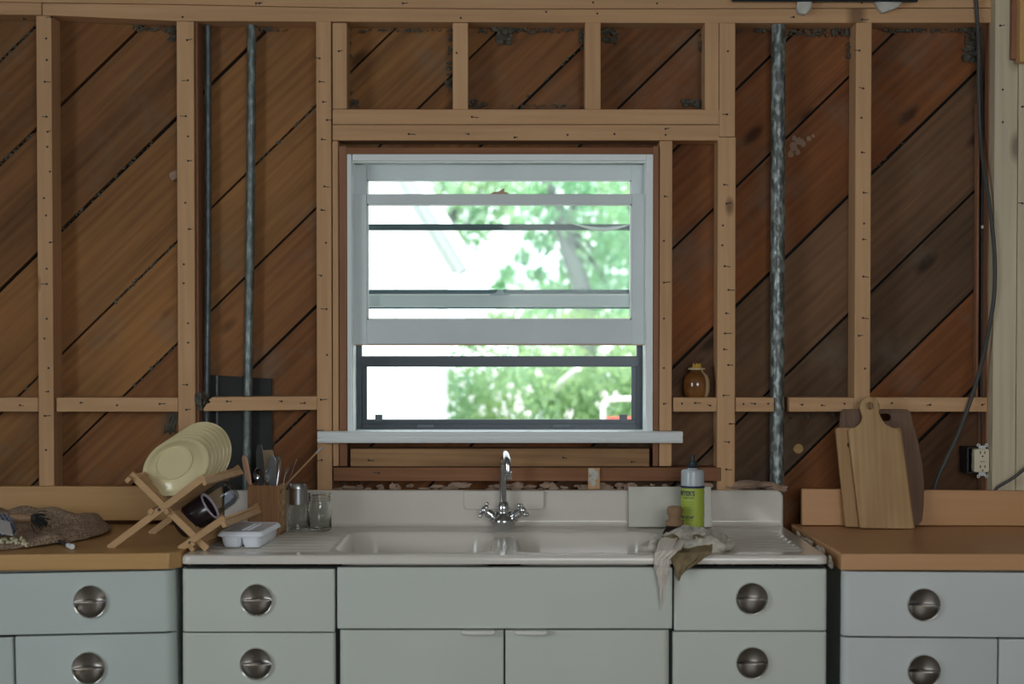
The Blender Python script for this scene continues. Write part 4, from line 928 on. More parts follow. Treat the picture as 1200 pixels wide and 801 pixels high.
for k in range(3):
    a = R(90 * k - 30); mb.ball(pb + Vector(((k - 1) * 3.2 * q, -1 * q, 37.5 * q)), 2.3 * q, 12, (.85, 1.2, 1.25))
mb.lathe([(1e-4, 36.4 * q), (6 * q, 35.8 * q), (6.4 * q, 34.4 * q), (1e-4, 34.2 * q)], 20, Matrix.Translation(pb)); mb.build('lid_grip', M['comb'], pot)

# ================================================================== FAUCET
fb = Vector((X(590, -.085, 612), -.085, ZT + .0006)); fc = thing('faucet', 'chrome gooseneck faucet with two cross handles at the middle of the sink', 'faucet', fb)
s_ = 1 / 398.0
mb = MB(); mb.lathe([(1e-4, 0), (11.5 * s_, 0), (12.2 * s_, 1.5 * s_), (12.6 * s_, 2.5 * s_), (15.5 * s_, 8 * s_), (14.5 * s_, 11.5 * s_), (9.5 * s_, 16 * s_), (7.8 * s_, 18 * s_), (8 * s_, 20 * s_), (5 * s_, 23 * s_), (1e-4, 23 * s_)], 32, Matrix.Translation(fb))
for sx in (-1, 1):
    p0 = fb + Vector((sx * 3 * s_, 0, 8 * s_)); p1 = fb + Vector((sx * 19.5 * s_, -.004, 19 * s_)); A = axis_matrix(p0, p1); L_ = (p1 - p0).length
    mb.lathe([(7.2 * s_, 0), (7.0 * s_, L_ * .55), (7.6 * s_, L_ * .58), (7.6 * s_, L_ * .62), (5.4 * s_, L_ * .66), (5.2 * s_, L_ * .98), (4 * s_, L_), (1e-4, L_)], 22, A)
mb.build('body', M['chrome'], fc, smooth=50)
for sx in (-1, 1):
    p1 = fb + Vector((sx * 19.5 * s_, -.004, 19 * s_)); d = Vector((sx * .80, -.12, .58)).normalized(); hub = p1 + d * 4.5 * s_
    hb = MB(); hb.lathe([(1e-4, -.004), (3.6 * s_, -.004), (4.8 * s_, 0), (4.8 * s_, 3.5 * s_), (3.2 * s_, 5.2 * s_), (1e-4, 5.6 * s_)], 20, axis_matrix(hub - d * 2 * s_, hub + d))
    u = d.cross(Vector((0, 1, 0))).normalized(); w = d.cross(u)
    for k in range(4):
        a = R(90 * k + 32); e = u * math.cos(a) + w * math.sin(a)
        hb.tube([hub + e * 2 * s_, hub + e * 7 * s_], [2.0 * s_, 1.3 * s_], 10); hb.ball(hub + e * 8.8 * s_, 2.5 * s_, 14)
    hb.build('cross_handle', M['chrome'], fc, smooth=50)
ris = MB(); tp = Z(541, -.085); rx = fb.x - .5 * s_
ris.lathe([(7.2 * s_, 20 * s_), (7.4 * s_, 24 * s_), (6.4 * s_, 29 * s_), (4.6 * s_, 31 * s_)], 24, Matrix.Translation(fb))
spt = [(rx, -.085, ZT + 30 * s_), (rx, -.085, ZT + 60 * s_), (rx + .0005, -.085, tp - .01)]
top_ = Z(527, -.15) - .0105; yc = -.155; r__ = .070
for k in range(0, 13):
    a = R(180 * k / 12); spt.append((rx + .014 * (k / 12) ** 1.2 + .001, yc + r__ * math.cos(a), tp + (top_ - tp) * math.sin(a)))
spt.append((rx + .0155, yc - r__, tp - .025)); spt.append((rx + .0158, yc - r__, Z(554, yc - r__)))
ris.tube(spt, [4.3 * s_] * (len(spt) - 3) + [.0095] * 3, 18)
ris.build('spout', M['chrome'], fc, smooth=50)
ar = MB(); e = Vector(spt[-1]); ar.lathe([(.0098, .004), (.0125, .003), (.0125, -.002), (.0105, -.004), (.0105, -.017), (.009, -.019), (1e-4, -.018)], 20, Matrix.Translation(e)); ar.build('aerator', M['chrome'], fc, smooth=40)

# ================================================================== BESIDE THE SINK, RIGHT
def lean(base_px, Y, ang): pass
tl = thing('loose_tile', 'square-edged beige stone tile leaning on the sink splash behind the soap bottle', 'tile', (X(785.5, -.075, 610), -.075, ZT - .0005), (R(-13), 0, 0))
w = 97 / 395.0; h = .122
mb = MB(); mb.box(-w / 2, w / 2, -.009, 0, 0.002, h); mb.build('slab', M['tile'], tl, local=True, bevel=.0015)
# soap bottle
bb = Vector((X(811.5, -.18, 610), -.18, ZT - .0005)); sp_ = thing('soap_bottle', 'dish soap bottle with lime green label and dark push cap', 'bottle', bb)
R0 = 13.6 / 407; zt_ = Z(549.5, -.18) - bb.z; zl0, zl1 = .018, Z(568.5, -.18) - bb.z
def TB(): return Matrix.Translation(bb)
mb = MB(); mb.lathe([(1e-4, 0), (R0 * .93, 0), (R0, .004), (R0, zt_ - .008), (R0 * .97, zt_ - .004), (R0 * .85, zt_ - .0005), (R0 * .42, zt_ + .001), (R0 * .40, zt_ + .004), (1e-4, zt_ + .004)], 40, TB()); mb.build('body', M['soapclear'], sp_, smooth=50)
mb = MB(); mb.lathe([(R0 + .0004, zl0), (R0 + .0007, zl0), (R0 + .0007, zl1), (R0 + .0004, zl1)], 48, TB(), closed=True); lab = mb.build('label', M['label'], sp_, smooth=50)
mb = MB(); mb.lathe([(R0 + .0008, zl1 - .006), (R0 + .0012, zl1 - .006), (R0 + .0012, zl1 + .0008), (R0 + .0008, zl1 + .0008)], 48, TB(), closed=True); mb.build('label_band', M['navy'], lab, smooth=50)
def wrap_text(txt, size, ang0, z, mat, name, flatten=1.0, bold=.0):
    """text wrapped on the bottle, its right end at angle ang0 (degrees, 0 = facing the camera, + to the right)"""
    cu = bpy.data.curves.new('t', 'FONT'); cu.body = txt; cu.size = size; cu.align_x = 'RIGHT'; cu.fill_mode = 'BOTH'; cu.offset = bold
    ob = bpy.data.objects.new('t', cu); me = bpy.data.meshes.new_from_object(ob)
    bm = bmesh.new(); bm.from_mesh(me); bmesh.ops.triangulate(bm, faces=bm.faces); bmesh.ops.subdivide_edges(bm, edges=bm.edges, cuts=1)
    vs = []; rr = R0 + .0012
    for v in bm.verts:
        a = R(ang0) + v.co.x * flatten / rr; vs.append(bb + Vector((rr * math.sin(a), -rr * math.cos(a), z + v.co.y)))
    fs = [tuple(v.index for v in f.verts) for f in bm.faces]; bm.free()
    bpy.data.objects.remove(ob); bpy.data.curves.remove(cu); bpy.data.meshes.remove(me)
    mb = MB(); mb.add(vs, fs); return mb.build(name, mat, lab, smooth=0, fix=False)
px_ = 1 / 407.0
wrap_text("MEYER'S", .0185, 4, Z(580.5, -.21) - bb.z, M['navy'], 'lettering', .80, .0006)
wrap_text("CLEAN DAY", .0062, 2, Z(584.0, -.21) - bb.z, M['navy'], 'lettering', 1.05, .0002)
wrap_text("DISH SOAP", .0125, 1, Z(607.5, -.21) - bb.z, M['navy'], 'lettering', .85, .0003)
mb = MB(); 
def band(a0, a1, z0, z1, rr=R0 + .0012):
    n = max(2, int((a1 - a0) / 8)); vs = []
    for i in range(n + 1): a = R(a0 + (a1 - a0) * i / n); vs += [bb + Vector((rr * math.sin(a), -rr * math.cos(a), z)) for z in (z0, z1)]
    mb.add(vs, [(2 * i, 2 * i + 2, 2 * i + 3, 2 * i + 1) for i in range(n)])
z_ = lambda py: Z(py, -.21) - bb.z
for py in (588, 590.5, 593.5, 596, 598, 600.5, 609): band(-75, 2, z_(py + .5), z_(py))
mb.build('print_lines', M['olive'], lab, smooth=0, fix=False)
mb = MB(); band(62, 80, z_(590), z_(579)); mb.build('side_panel', M['labelw'], lab, smooth=0, fix=False)
mb = MB(); band(62, 80, z_(613), z_(606)); mb.build('side_panel', M['labelw'], lab, smooth=0, fix=False)
mb = MB(); z0 = zt_ + .003
mb.lathe([(1e-4, z0), (5.4 * px_, z0), (5.6 * px_, z0 + .001), (5.2 * px_, z0 + 7.5 * px_), (2.4 * px_, z0 + 8.3 * px_), (2.2 * px_, z0 + 13 * px_), (3.0 * px_, z0 + 13.5 * px_), (3.0 * px_, z0 + 15.0 * px_), (1.2 * px_, z0 + 15.6 * px_), (1e-4, z0 + 16.4 * px_)], 20, TB()); mb.build('push_cap', M['pump'], sp_, smooth=40)
# dish brush
bq = Vector((X(790.5, -.235, 615), -.235, ZT - .0005)); br = thing('dish_brush', 'round wooden-knobbed dish brush standing on its dark bristles', 'brush', bq)
z0 = .027; k_ = 1.08 / 412.0
mb = MB(); mb.lathe([(1e-4, z0), (9.6 * k_, z0), (10 * k_, z0 + 1.5 * k_), (9.8 * k_, z0 + 5 * k_), (6.6 * k_, z0 + 7 * k_), (6.4 * k_, z0 + 9 * k_), (8.4 * k_, z0 + 13 * k_), (8.7 * k_, z0 + 17 * k_), (7.2 * k_, z0 + 20.5 * k_), (1e-4, z0 + 21.5 * k_)], 28, Matrix.Translation(bq)); mb.build('knob', M['brushwood'], br, smooth=60)
mb = MB()
for i in range(230):
    a = random.uniform(0, 2 * math.pi); r = math.sqrt(random.random()); p = Vector((math.cos(a) * r * 8.8 * k_, math.sin(a) * r * 8.8 * k_, z0 + .001)); e = Vector((p.x * 1.5, p.y * 1.5, 0.002))
    mb.tube([bq + p, bq + e], .0008, 4, cap=False)
mb.build('bristles', M['bristle'], br, smooth=0, fix=False)

# ================================================================== RAG over the sink edge
rg = thing('dish_rag', 'crumpled olive-grey rag with cream fringe hanging over the sink edge', 'rag', (.47, -.58, ZT))
def fn(v, s, o=0): return noise.noise(Vector(v) * s + Vector((o, o * .7, o * .3)))
# heap on the deck: folded cloth as a wrinkled mound
hx, hy = .462, -.540
def ridge(x, y, s, o): return 1 - min(1.0, abs(fn((x, y, 0), s, o)) * 3.2)
def heap(u, v):
    a = 2 * math.pi * u; r = v; ca, sa = math.cos(a), math.sin(a)
    k = 1 + .13 * fn((ca, sa, 0), 1.6, 2) + .05 * fn((ca, sa, 3), 4, 1)
    X_ = hx + ca * r * .118 * k; Y_ = hy + sa * r * .098 * k; Y_ = max(Y_, SY0 + .004)
    e = max(0.0, 1 - r ** 3.0) ** .6
    wx = X_ + .02 * fn((X_, Y_, 0), 12, 6); wy = Y_ + .02 * fn((X_, Y_, 0), 12, 11)
    fold = ridge(wx * .8 + wy * .35, wy * 1.3 - wx * .4, 13, 3); fold2 = ridge(wx * 1.4, wy * 1.2, 27, 9)
    left = smooth(hx - .09, hx + .01, X_)
    h = .008 + e * (.012 + .020 * left + .018 * fold * (.4 + .6 * left) + .006 * fold2 + .003 * smooth(-.60, -.48, Y_) * left)
    dd = math.hypot((X_ - hx - .045) / .045, (Y_ - hy - .01) / .022); h -= .018 * math.exp(-dd * dd * 1.6) * e
    return (X_, Y_, ZT + (h if r < .999 else .0004))
mb = MB(); mb.grid(lambda u, v: heap(u, 1 - v * .9999), 200, 80); mb.build('cloth', M['rag'], rg, smooth=180)
# rolled edge curling round the right end of the heap
mb = MB()
for pts, r in (([(.50, -.612, .012), (.545, -.605, .013), (.572, -.575, .014), (.574, -.54, .016), (.555, -.505, .018), (.51, -.488, .022)], .0125),
               ([(.366, -.60, .010), (.375, -.565, .014), (.395, -.53, .020), (.425, -.505, .026)], .0125)):
    mb = MB(); q = spline([Vector(p) + Vector((0, 0, ZT)) for p in pts], 14); n = len(q)
    rs = [r * (.45 + .55 * math.sin(math.pi * (i + .5) / n) ** .5) * (1 + .16 * math.sin(i * .55) + .25 * fn(q[i], 18)) for i in range(n)]
    mb.tube(q, rs, 22); mb.build('rolled_edge', M['rag'], rg, smooth=180)
# hanging flap (olive), narrowing to a corner
fy = SY0 - .004
def flap(u, v):
    if v < .3:
        t = v / .3; y = -.585 + (fy + .585) * t; z = ZT + .030 * (1 - t) ** 1.5 + .008 + .006 * math.sin(u * 12) * (1 - t); l, r = 784, 834; x0_, x1_ = X(l, fy, 645), X(r + 6 * (1 - t), fy, 645)
    else:
        t = (v - .3) / .7; y = fy - .003 - .006 * math.sin(t * 2.5); l = 784 + 11 * t; r = 834 - 36 * t
        x0_, x1_ = X(l, fy, 660), X(r, fy, 660); z = ZT + .008 - t * (.072 - .020 * u)
    wr = .004 * math.sin(u * 9 + v * 4) + .004 * fn((u * 3, v * 3, 0), 1.4)
    return (x0_ + (x1_ - x0_) * u, y - abs(wr), z + .002 * fn((u * 4, 0, 0), 1))
mb = MB(); mb.grid(flap, 50, 60); mb.build('hanging_flap', M['ragd'], rg, smooth=180, solid=.003)
# cream strip and fringe
def strip(u, v):
    if v < .4:
        t = v / .4; x = .395 + .02 * u + .03 * (1 - t); y = -.575 + (fy + .575) * t; z = ZT + .036 - .022 * t; wdt = .036
    else:
        t = (v - .4) / .6; y = fy - .010 - .004 * math.sin(3 * t); z = ZT + .014 - .022 * t; x = .395 - .010 * t + .01 * u * (1 - t); wdt = .036 * (1 - .1 * t)
    return (x + (u - .5) * wdt, y - abs(.007 * math.sin(u * 9 + v * 3)), z)
mb = MB(); mb.grid(strip, 18, 30); mb.build('cream_strip', M['fringe'], rg, smooth=180, solid=.003)
mb = MB()
for i in range(24):
    u = i / 23; x0_ = .374 + .036 * u; yb = fy - .012 - .005 * random.random(); ln = random.uniform(.03, .07) + .075 * math.exp(-((u - .5) / .22) ** 2) * random.uniform(.6, 1.15)
    pts = [Vector((x0_ - .006, yb + .004, ZT + .010)), Vector((x0_ - .008, yb - .003, ZT - .02))]
    for k in range(1, 7): t = k / 6; pts.append(Vector((x0_ - .008 + .020 * t * (.55 - u) + random.uniform(-.0035, .0035), yb + .003 * t, ZT - .02 - ln * t)))
    q = spline(pts, 4); mb.tube(q, [.0021 * (1 - .5 * j / len(q)) for j in range(len(q))], 6)
mb.build('fringe', M['fringe'], rg, smooth=60)
mb = MB()
for i in range(7):
    q = spline([Vector((.40 + .006 * i, -.60 + .004 * i, ZT + .035)), Vector((.385 + .006 * i, -.63, ZT + .030)), Vector((.375 + .005 * i, fy - .008, ZT + .006)), Vector((.372 + .004 * i, fy - .013, ZT - .03 - .008 * (i % 3)))], 6)
    mb.tube(q, .0036, 6)
mb.build('fringe', M['fringe'], rg, smooth=60)

# ================================================================== CUTTING BOARDS
ztR = Z(613, -.05)      # height of the right worktop at its back
def cboard(label, Yb, base_px, base_py, outline_px, holes_px, thick, mat, ang, roll=0):
    zr = zt; b0 = pt(base_px, base_py, Yb)
    t = thing('cutting_board', label, 'cutting board', (b0.x, Yb, zr), (R(-ang), 0, 0), 'cutting boards leaning on the right worktop')
    k = (Yb - CAM.y) / F
    tr = lambda P_: [((p[0] - base_px) * k, (base_py - p[1]) * k / math.cos(R(ang)) * 1.0) for p in P_]
    vs, fs = shape2d(tr(outline_px), [tr(h) for h in holes_px], thick, .0025)
    mb = MB(); mb.add([(v[0], v[1] - thick / 2, v[2] + .0005) for v in vs], fs); mb.build('board', mat, t, local=True, smooth=35)
    return t
def circ(cx_, cy_, r, n=24): return [(cx_ + r * math.cos(2 * math.pi * i / n), cy_ + r * math.sin(2 * math.pi * i / n)) for i in range(n)]
def arcp(cx_, cy_, r, a0, a1, n=8): return [(cx_ + r * math.cos(R(a0 + (a1 - a0) * i / n)), cy_ - r * math.sin(R(a0 + (a1 - a0) * i / n))) for i in range(n + 1)]
# front paddle
pd = [(1008, 619)] + [(1067.5, 620), (1069.3, 617.5)] + [(1058, 509)] + arcp(1052.5, 509, 5, 0, 80, 5)[1:] + [(1047, 502), (1040, 498), (1036, 492), (1033, 485), (1032.5, 480)] + arcp(1022.5, 478, 11.8, -25, 205, 18) + [(1013.5, 489), (1012, 495), (1008, 499.5), (1003, 502.5)] + arcp(1001, 507.5, 5, 90, 175, 5) + [(1006.3, 617)]
b1 = cboard('front paddle-shaped cutting board with a round handle with a hole', -.131, 1038, 619.5, pd, [circ(1022.5, 477, 4.2)], .017, M['paddle'], 9)
p2 = [(989.5, 615.5), (1071, 617.5), (1058.5, 502), (1056, 500), (982.5, 500), (980.5, 502)]
b2_ = cboard('plain rectangular cutting board directly behind the paddle board', -.107, 1031, 616.5, p2, [circ(996.5, 520.5, 2.6, 14)], .013, M['paddle2'], 7.4)
p3 = [(993, 613), (1070, 613.5), (1076, 611), (1080, 606), (1082, 590), (1083.5, 565), (1082, 540), (1078, 515), (1073, 495), (1070, 480), (1066, 476.5), (1058, 476), (990, 476), (987, 480), (985, 496), (985, 520), (987, 560), (990, 600)]
h3 = arcp(1042, 485.8, 4, -90, 90, 8) + arcp(1034, 485.8, 4, 90, 270, 8)
b3 = cboard('dark walnut cutting board with bulging sides and a slot, rearmost of the three', -.089, 1034, 613.5, p3, [h3], .012, M['darkboard'], 7)
# ================================================================== LEFT OF THE SINK
# ---- folding dish rack
RB = Vector((-.926, -.560, ZT)); RA = R(-7)
rk = thing('dish_rack', 'folding wooden dish rack with crossed slatted frames, straddling worktop and sink', 'dish rack', RB, (0, 0, RA))
def rp(x, z): return Vector((x - RB.x, 0, z))     # front-plane points measured at the front frame
A0, A1 = rp(-1.066, .003), rp(-.803, .1955); B0, B1 = rp(-1.008, .200), rp(-.800, .004); P0, P1 = rp(-.872, .004), rp(-.750, .088)
DEP = .285; LW, LT = .0185, .010
def lath(name, p, q, y, w=LW, t=LT):
    mb = MB(); mb.bar(p + Vector((0, y, 0)), q + Vector((0, y, 0)), w, t); return mb
for y in (0, DEP):
    for (p, q, dy) in ((A0, A1, -.011), (B0, B1, 0), (P0, P1, -.011)):
        s = dy if y == 0 else -dy
        lath('lath', p, q, y + s).build('frame_lath', M['rackwood'], rk, local=True, bevel=.0012)
piv = rp(-.926, .108)
def along(p, q, t): return p + (q - p) * t
def cross(c, w=.016, t=.012, y0=-.02, y1=DEP + .02, tilt=None):
    d = Vector((1, 0, 0)) if tilt is None else tilt
    mb = MB(); mb.bar(c + Vector((0, y0, 0)), c + Vector((0, y1, 0)), w, t, side=d); mb.build('cross_rail', M['rackwood'], rk, local=True, bevel=.001)
dA = (A1 - A0).normalized(); dB = (B0 - B1).normalized(); dP = (P1 - P0).normalized()
nA = Vector((dA.z, 0, -dA.x)); nB = Vector((-dB.z, 0, dB.x)) * -1
cross(A1 + nA * .012 - dA * .008, tilt=dA); cross(B0 + dB * -.006 - Vector((.006, 0, .010)), tilt=dB); cross(piv + Vector((-.022, 0, -.005)), tilt=dB); cross(piv + Vector((.020, 0, -.004)), tilt=dA)
cross(P1 - dP * .008 + Vector((.006, 0, -.012)), tilt=dP); cross(B1 + dB * .020 + Vector((-.022, 0, .0)), tilt=dB); cross(P0 + dP * .02 + Vector((.018, 0, -.008)), tilt=dP)
def comb(name, p, q, off, n=19):
    mb = MB()
    for i in range(n):
        y = .012 + (DEP - .024) * i / (n - 1); mb.bar(p + off + Vector((0, y, 0)), q + off + Vector((0, y, 0)), .007, .0045)
    mb.build(name, M['rackwood'], rk, local=True)
comb('slat_row', along(A0, A1, .56), along(A0, A1, .985), nA * -.001)
comb('slat_row', along(B1, B0, .53), along(B1, B0, .985), Vector((0, 0, 0)))
comb('slat_row', along(P0, P1, .1), along(P0, P1, .985), Vector((0, 0, 0)))
comb('slat_row', along(B1, B0, .08), along(B1, B0, .5), Vector((0, 0, 0)))
for c, y in ((piv, -.017), (rp(-.842, .022), -.017)):
    mb = MB(); mb.lathe([(1e-4, .003), (.003, .0026), (.0045, .001), (.0045, 0), (1e-4, 0)], 14, Matrix.Translation(c + Vector((0, y, 0))) @ Matrix.Rotation(R(90), 4, 'X')); mb.build('bolt', M['nail'], rk, local=True)
# ---- plates
def plate_profile(r):
    t = .0035
    o = [(1e-4, .004), (r * .50, .004), (r * .53, 0), (r * .57, 0), (r * .58, .004), (r * .74, .008), (r * .80, .013), (r * .93, .0165), (r * .96, .0165), (r * 1.0, .0185), (r * 1.005, .0215), (r * .985, .0235)]
    i = [(r * .95, .0215), (r * .80, .018), (r * .72, .012), (r * .56, .0085), (1e-4, .0085)]
    return o + i
PR = .093
pls = ['nearest yellow plate in the dish rack, its footed underside showing', 'second yellow plate, directly behind the nearest one in the rack', 'third yellow plate in the rack, its right rim showing past the second',
       'fourth yellow plate in the rack, counting back from the nearest', 'fifth yellow plate, between the fourth and the two rearmost plates', 'sixth yellow plate, directly in front of the rearmost plate', 'rearmost and most upright yellow plate in the dish rack']
proto = None
yfront = [.052 + .030 * i for i in range(7)]
for i in range(7):
    t = i / 6
    tiltback = R(36 - 20 * t); yaw = R(-14 - 4 * t)
    cpx, cpy = 203 + 28.5 * t, 541.5 - 11.5 * t
    Yp = -.475 + .165 * t
    c = pt(cpx, cpy, Yp)
    # local z of the plate = eating side, pointing away from the camera and up
    n_ = Vector((math.sin(-yaw) * math.cos(tiltback) * .9, math.cos(yaw) * math.cos(tiltback), math.sin(tiltback) * -1.0))
    q = n_.to_track_quat('Z', 'Y')
    if i == 0:
        proto = thing('plate', pls[0], 'plate', c, q.to_euler(), 'yellow plates in the dish rack')
        mb = MB(); mb.lathe(plate_profile(PR), 56); mb.build('dish', M['plate'], proto, local=True, smooth=40)
    else:
        r = proto.copy(); C.objects.link(r); r.location = c; r.rotation_euler = q.to_euler(); r['label'] = pls[i]
        for ch in list(proto.children): k = ch.copy(); C.objects.link(k); k.parent = r
# ---- dark mug and clear glass lying on the lower shelf
m0 = pt(210, 616, -.47); m1 = pt(246.5, 592.5, -.47); d = (m1 - m0).normalized(); d = (d + Vector((.0, -.07, .0))).normalized(); AM = axis_matrix(m0, m0 + d); Lm = .102; rm = .0395
mg = thing('mug', 'dark mug with a pale rim lying in the lower part of the rack', 'mug', m0, AM.to_euler())
mb = MB(); mb.lathe([(1e-4, 0), (rm * .9, 0), (rm, .004), (rm, Lm)], 40, None); mb.lathe([(rm, Lm), (rm - .001, Lm + .001), (rm - .005, Lm - .002), (rm - .006, .01), (1e-4, .008)], 40); mb.build('body', M['mug'], mg, local=True, smooth=50)
mb = MB(); mb.lathe([(rm + .0004, Lm - .002), (rm + .0004, Lm + .001), (rm - .002, Lm + .0022), (rm - .0055, Lm + .0005), (rm - .0058, Lm - .003)], 40); mb.build('rim', M['mugin'], mg, local=True, smooth=50)
g0 = pt(240, 594, -.33); g1 = pt(273.5, 572, -.33); d = (g1 - g0).normalized(); AG = axis_matrix(g0, g1); Lg = (g1 - g0).length
gl_ = thing('drinking_glass', 'clear glass lying upside down in the rack beside the dark mug', 'glass', g0, AG.to_euler())
mb = MB(); rg_ = .0400
mb.lathe([(rg_ - .003, 0), (rg_, 0), (rg_, .02), (rg_ * .95, Lg * .8), (rg_ * .80, Lg * .97), (rg_ * .72, Lg), (1e-4, Lg - .001), (1e-4, Lg - .006), (rg_ * .70, Lg - .007), (rg_ * .90, Lg * .8 - .003), (rg_ - .003, .02)], 44, closed=False)
mb.f.append([0, 1, 2]) if False else None
mb.build('tumbler', M['glassc'], gl_, local=True, smooth=50)
# ---- utensil box
ub = Vector((X(290, -.235, 600), -.235, ZT + .0004)); UW, UD, UH = .0925, .085, .140
ux = thing('utensil_box', 'small wooden utensil box with slotted sides behind the plastic tray', 'box', ub, (0, 0, R(-5)))
mb = MB(); mb.box(0, UW, 0, .007, 0.0, UH); mb.box(0, UW, UD - .007, UD, 0, UH); mb.box(0, .006, .007, UD - .007, 0, UH); mb.box(0, UW, .007, UD - .007, 0.0, .006)
mb.build('panels', M['boxwood'], ux, local=True, bevel=.001)
mb = MB(); x = UW - .005
for k in range(5): z = .008 + k * .032; mb.box(x, UW, .007, UD - .007, z - .008 if k else 0, z + .010 if k < 4 else UH)
for yy in (.007, .043, UD - .014): mb.box(x - .0005, UW - .0005, yy, yy + .007, 0, UH)
mb.build('lattice', M['rackwood'], ux, local=True)
def upt(px, py, dy=.04): return pt(px, py, ub.y + dy)
def utensil(name, label, cat, build):
    o = build; 
    return tag(o, label, cat, 'utensils in the wooden box')
def inbox(fx, fy, fz=.03): return ub + Vector((fx * UW, fy * UD, fz))
def flat_tool(base, tip, prof, th, side, mat):
    """blade from base to tip; prof = [(t, halfwidth)]"""
    base, tip = Vector(base), Vector(tip); t_ = (tip - base); n_ = side.normalized(); ac = t_.normalized().cross(n_).normalized()
    vs = []
    for t, w in prof:
        c = base + t_ * t
        vs += [c + ac * w + n_ * th / 2, c + ac * w - n_ * th / 2, c - ac * w - n_ * th / 2, c - ac * w + n_ * th / 2]
    k = len(prof); fs = [(0, 1, 2, 3), tuple(4 * (k - 1) + i for i in (3, 2, 1, 0))]
    for i in range(k - 1):
        for j in range(4): l = (j + 1) % 4; fs.append((4 * i + j, 4 * i + 4 + j, 4 * i + 4 + l, 4 * i + l))
    mb = MB(); mb.add(vs, fs); return mb
YV = Vector((0, 1, 0))
kn = flat_tool(inbox(.30, .3), upt(285.5, 533, .02), [(0, .004), (.55, .005), (.7, .0075), (.85, .009), (.95, .0075), (1, .003)], .008, Vector((.3, 1, 0)), None)
tag(kn.build('knife', M['peach'], bevel=.0025), 'peach-handled knife at the left of the utensil box', 'knife', 'utensils in the wooden box')
def spoon(base, neck, head_c, rw, rl, mat, label, twist=0.0):
    base, neck, hc = Vector(base), Vector(neck), Vector(head_c); d = (hc - neck).normalized()
    mb = MB(); mb.tube([base, along(base, neck, .5), neck, along(neck, hc, .4)], [.003, .003, .0022, .003], 8, flat=.7)
    A = axis_matrix(hc, hc + d) @ Matrix.Rotation(twist, 4, 'Z')
    def bowl(u, v):
        a = 2 * math.pi * u; r = max(1e-4, v); return A @ Vector((math.cos(a) * r * rw, .007 * (1 - r * r), math.sin(a) * r * rl))
    mb.grid(bowl, 28, 7); o = mb.build('spoon', mat, smooth=60, solid=.0012, fix=True); return tag(o, label, 'spoon', 'utensils in the wooden box')
spoon(inbox(.2, .55), upt(300, 566, .05), upt(301.5, 555, .04), .012, .020, M['utensil'], 'bright spoon with its bowl just above the box, left')
spoon(inbox(.5, .3), upt(313, 570, .03), upt(314.5, 556, .02), .015, .023, M['utensil'], 'largest dark-looking spoon in the middle of the utensil box', .5)
fk = flat_tool(inbox(.35, .7), upt(304, 521, .06), [(0, .005), (.45, .006), (.55, .012), (.7, .015), (.9, .013), (1, .007)], .002, Vector((.6, 1, 0)), None)
tag(fk.build('spatula', M['spatula']), 'tall dark spatula rising highest at the back of the utensil box', 'spatula', 'utensils in the wooden box')
fk = flat_tool(inbox(.55, .8), upt(312, 527, .075), [(0, .005), (.5, .007), (.55, .020), (.97, .021), (1, .017)], .004, Vector((.05, 1, 0)), None)
tag(fk.build('spatula', plain('tan_scraper', (.33, .24, .14), .5)), 'broad tan wooden spatula between the dark one and the grey blade', 'spatula', 'utensils in the wooden box')
fk = flat_tool(inbox(.75, .25), upt(319, 533, .02), [(0, .005), (.5, .006), (.55, .010), (.8, .013), (.93, .011), (1, .004)], .0015, Vector((.45, 1, 0)), None)
tag(fk.build('knife', plain('grey_blade', (.36, .40, .44), .3, metal=.6)), 'broad grey blade pointing up in front of the whisk', 'knife', 'utensils in the wooden box')
wk = MB(); w0 = upt(322, 572, .055); w1 = upt(325.5, 534, .06); axx = (w1 - w0).normalized()
for k in range(6):
    a = math.pi * k / 6; sd = (Vector((1, 0, 0)) * math.cos(a) + Vector((0, 1, 0)) * math.sin(a)); q = []
    for j in range(17):
        t = math.pi * j / 16; hgt = math.sin(t) ** .8; q.append(w0 + axx * ((w1 - w0).length * hgt) + sd * .019 * math.cos(t) * (.35 + .65 * hgt))
    wk.tube(q, .0009, 5, cap=False)
wk.tube([inbox(.8, .65), w0], .0045, 10); tag(wk.build('whisk', M['utensil'], smooth=60), 'wire balloon whisk at the right of the utensil box', 'whisk', 'utensils in the wooden box')
sk = MB(); a = inbox(.86, .80, .115); b = upt(377.5, 523.5, .155); e = upt(370.5, 530.5, .15); sk.tube([a, e], .0028, 8); o = sk.build('skewer', M['skewer'])
MB().tube([e, b], [.0028, .0022], 8).build('tip', M['graydip'], o); tag(o, 'long thin wooden stick slanting far out right of the box', 'stick', 'utensils in the wooden box')
sk = MB(); sk.tube([inbox(.8, .8, .05), upt(347.5, 538, .09)], .0010, 6); tag(sk.build('metal_skewer', M['utensil']), 'thin metal skewer slanting up between whisk and wooden stick', 'skewer', 'utensils in the wooden box')
fk = MB(); b0 = inbox(.88, .35, .06); b1 = upt(334, 556, .04); fk.tube([b0, b1], [.002, .0016], 6)
for k in (-1, 0, 1): fk.tube([b1, b1 + Vector((.004 + .003 * k, 0, .006)), upt(338 + 1.6 * k, 546 + abs(k), .045)], .0009, 5)
tag(fk.build('fork', M['utensil']), 'small fork leaning right beside the whisk', 'fork', 'utensils in the wooden box')
fk = flat_tool(inbox(.9, .12, .05), upt(341, 567, -.01), [(0, .003), (.5, .003), (.75, .006), (1, .005)], .002, Vector((0, .4, 1)), None)
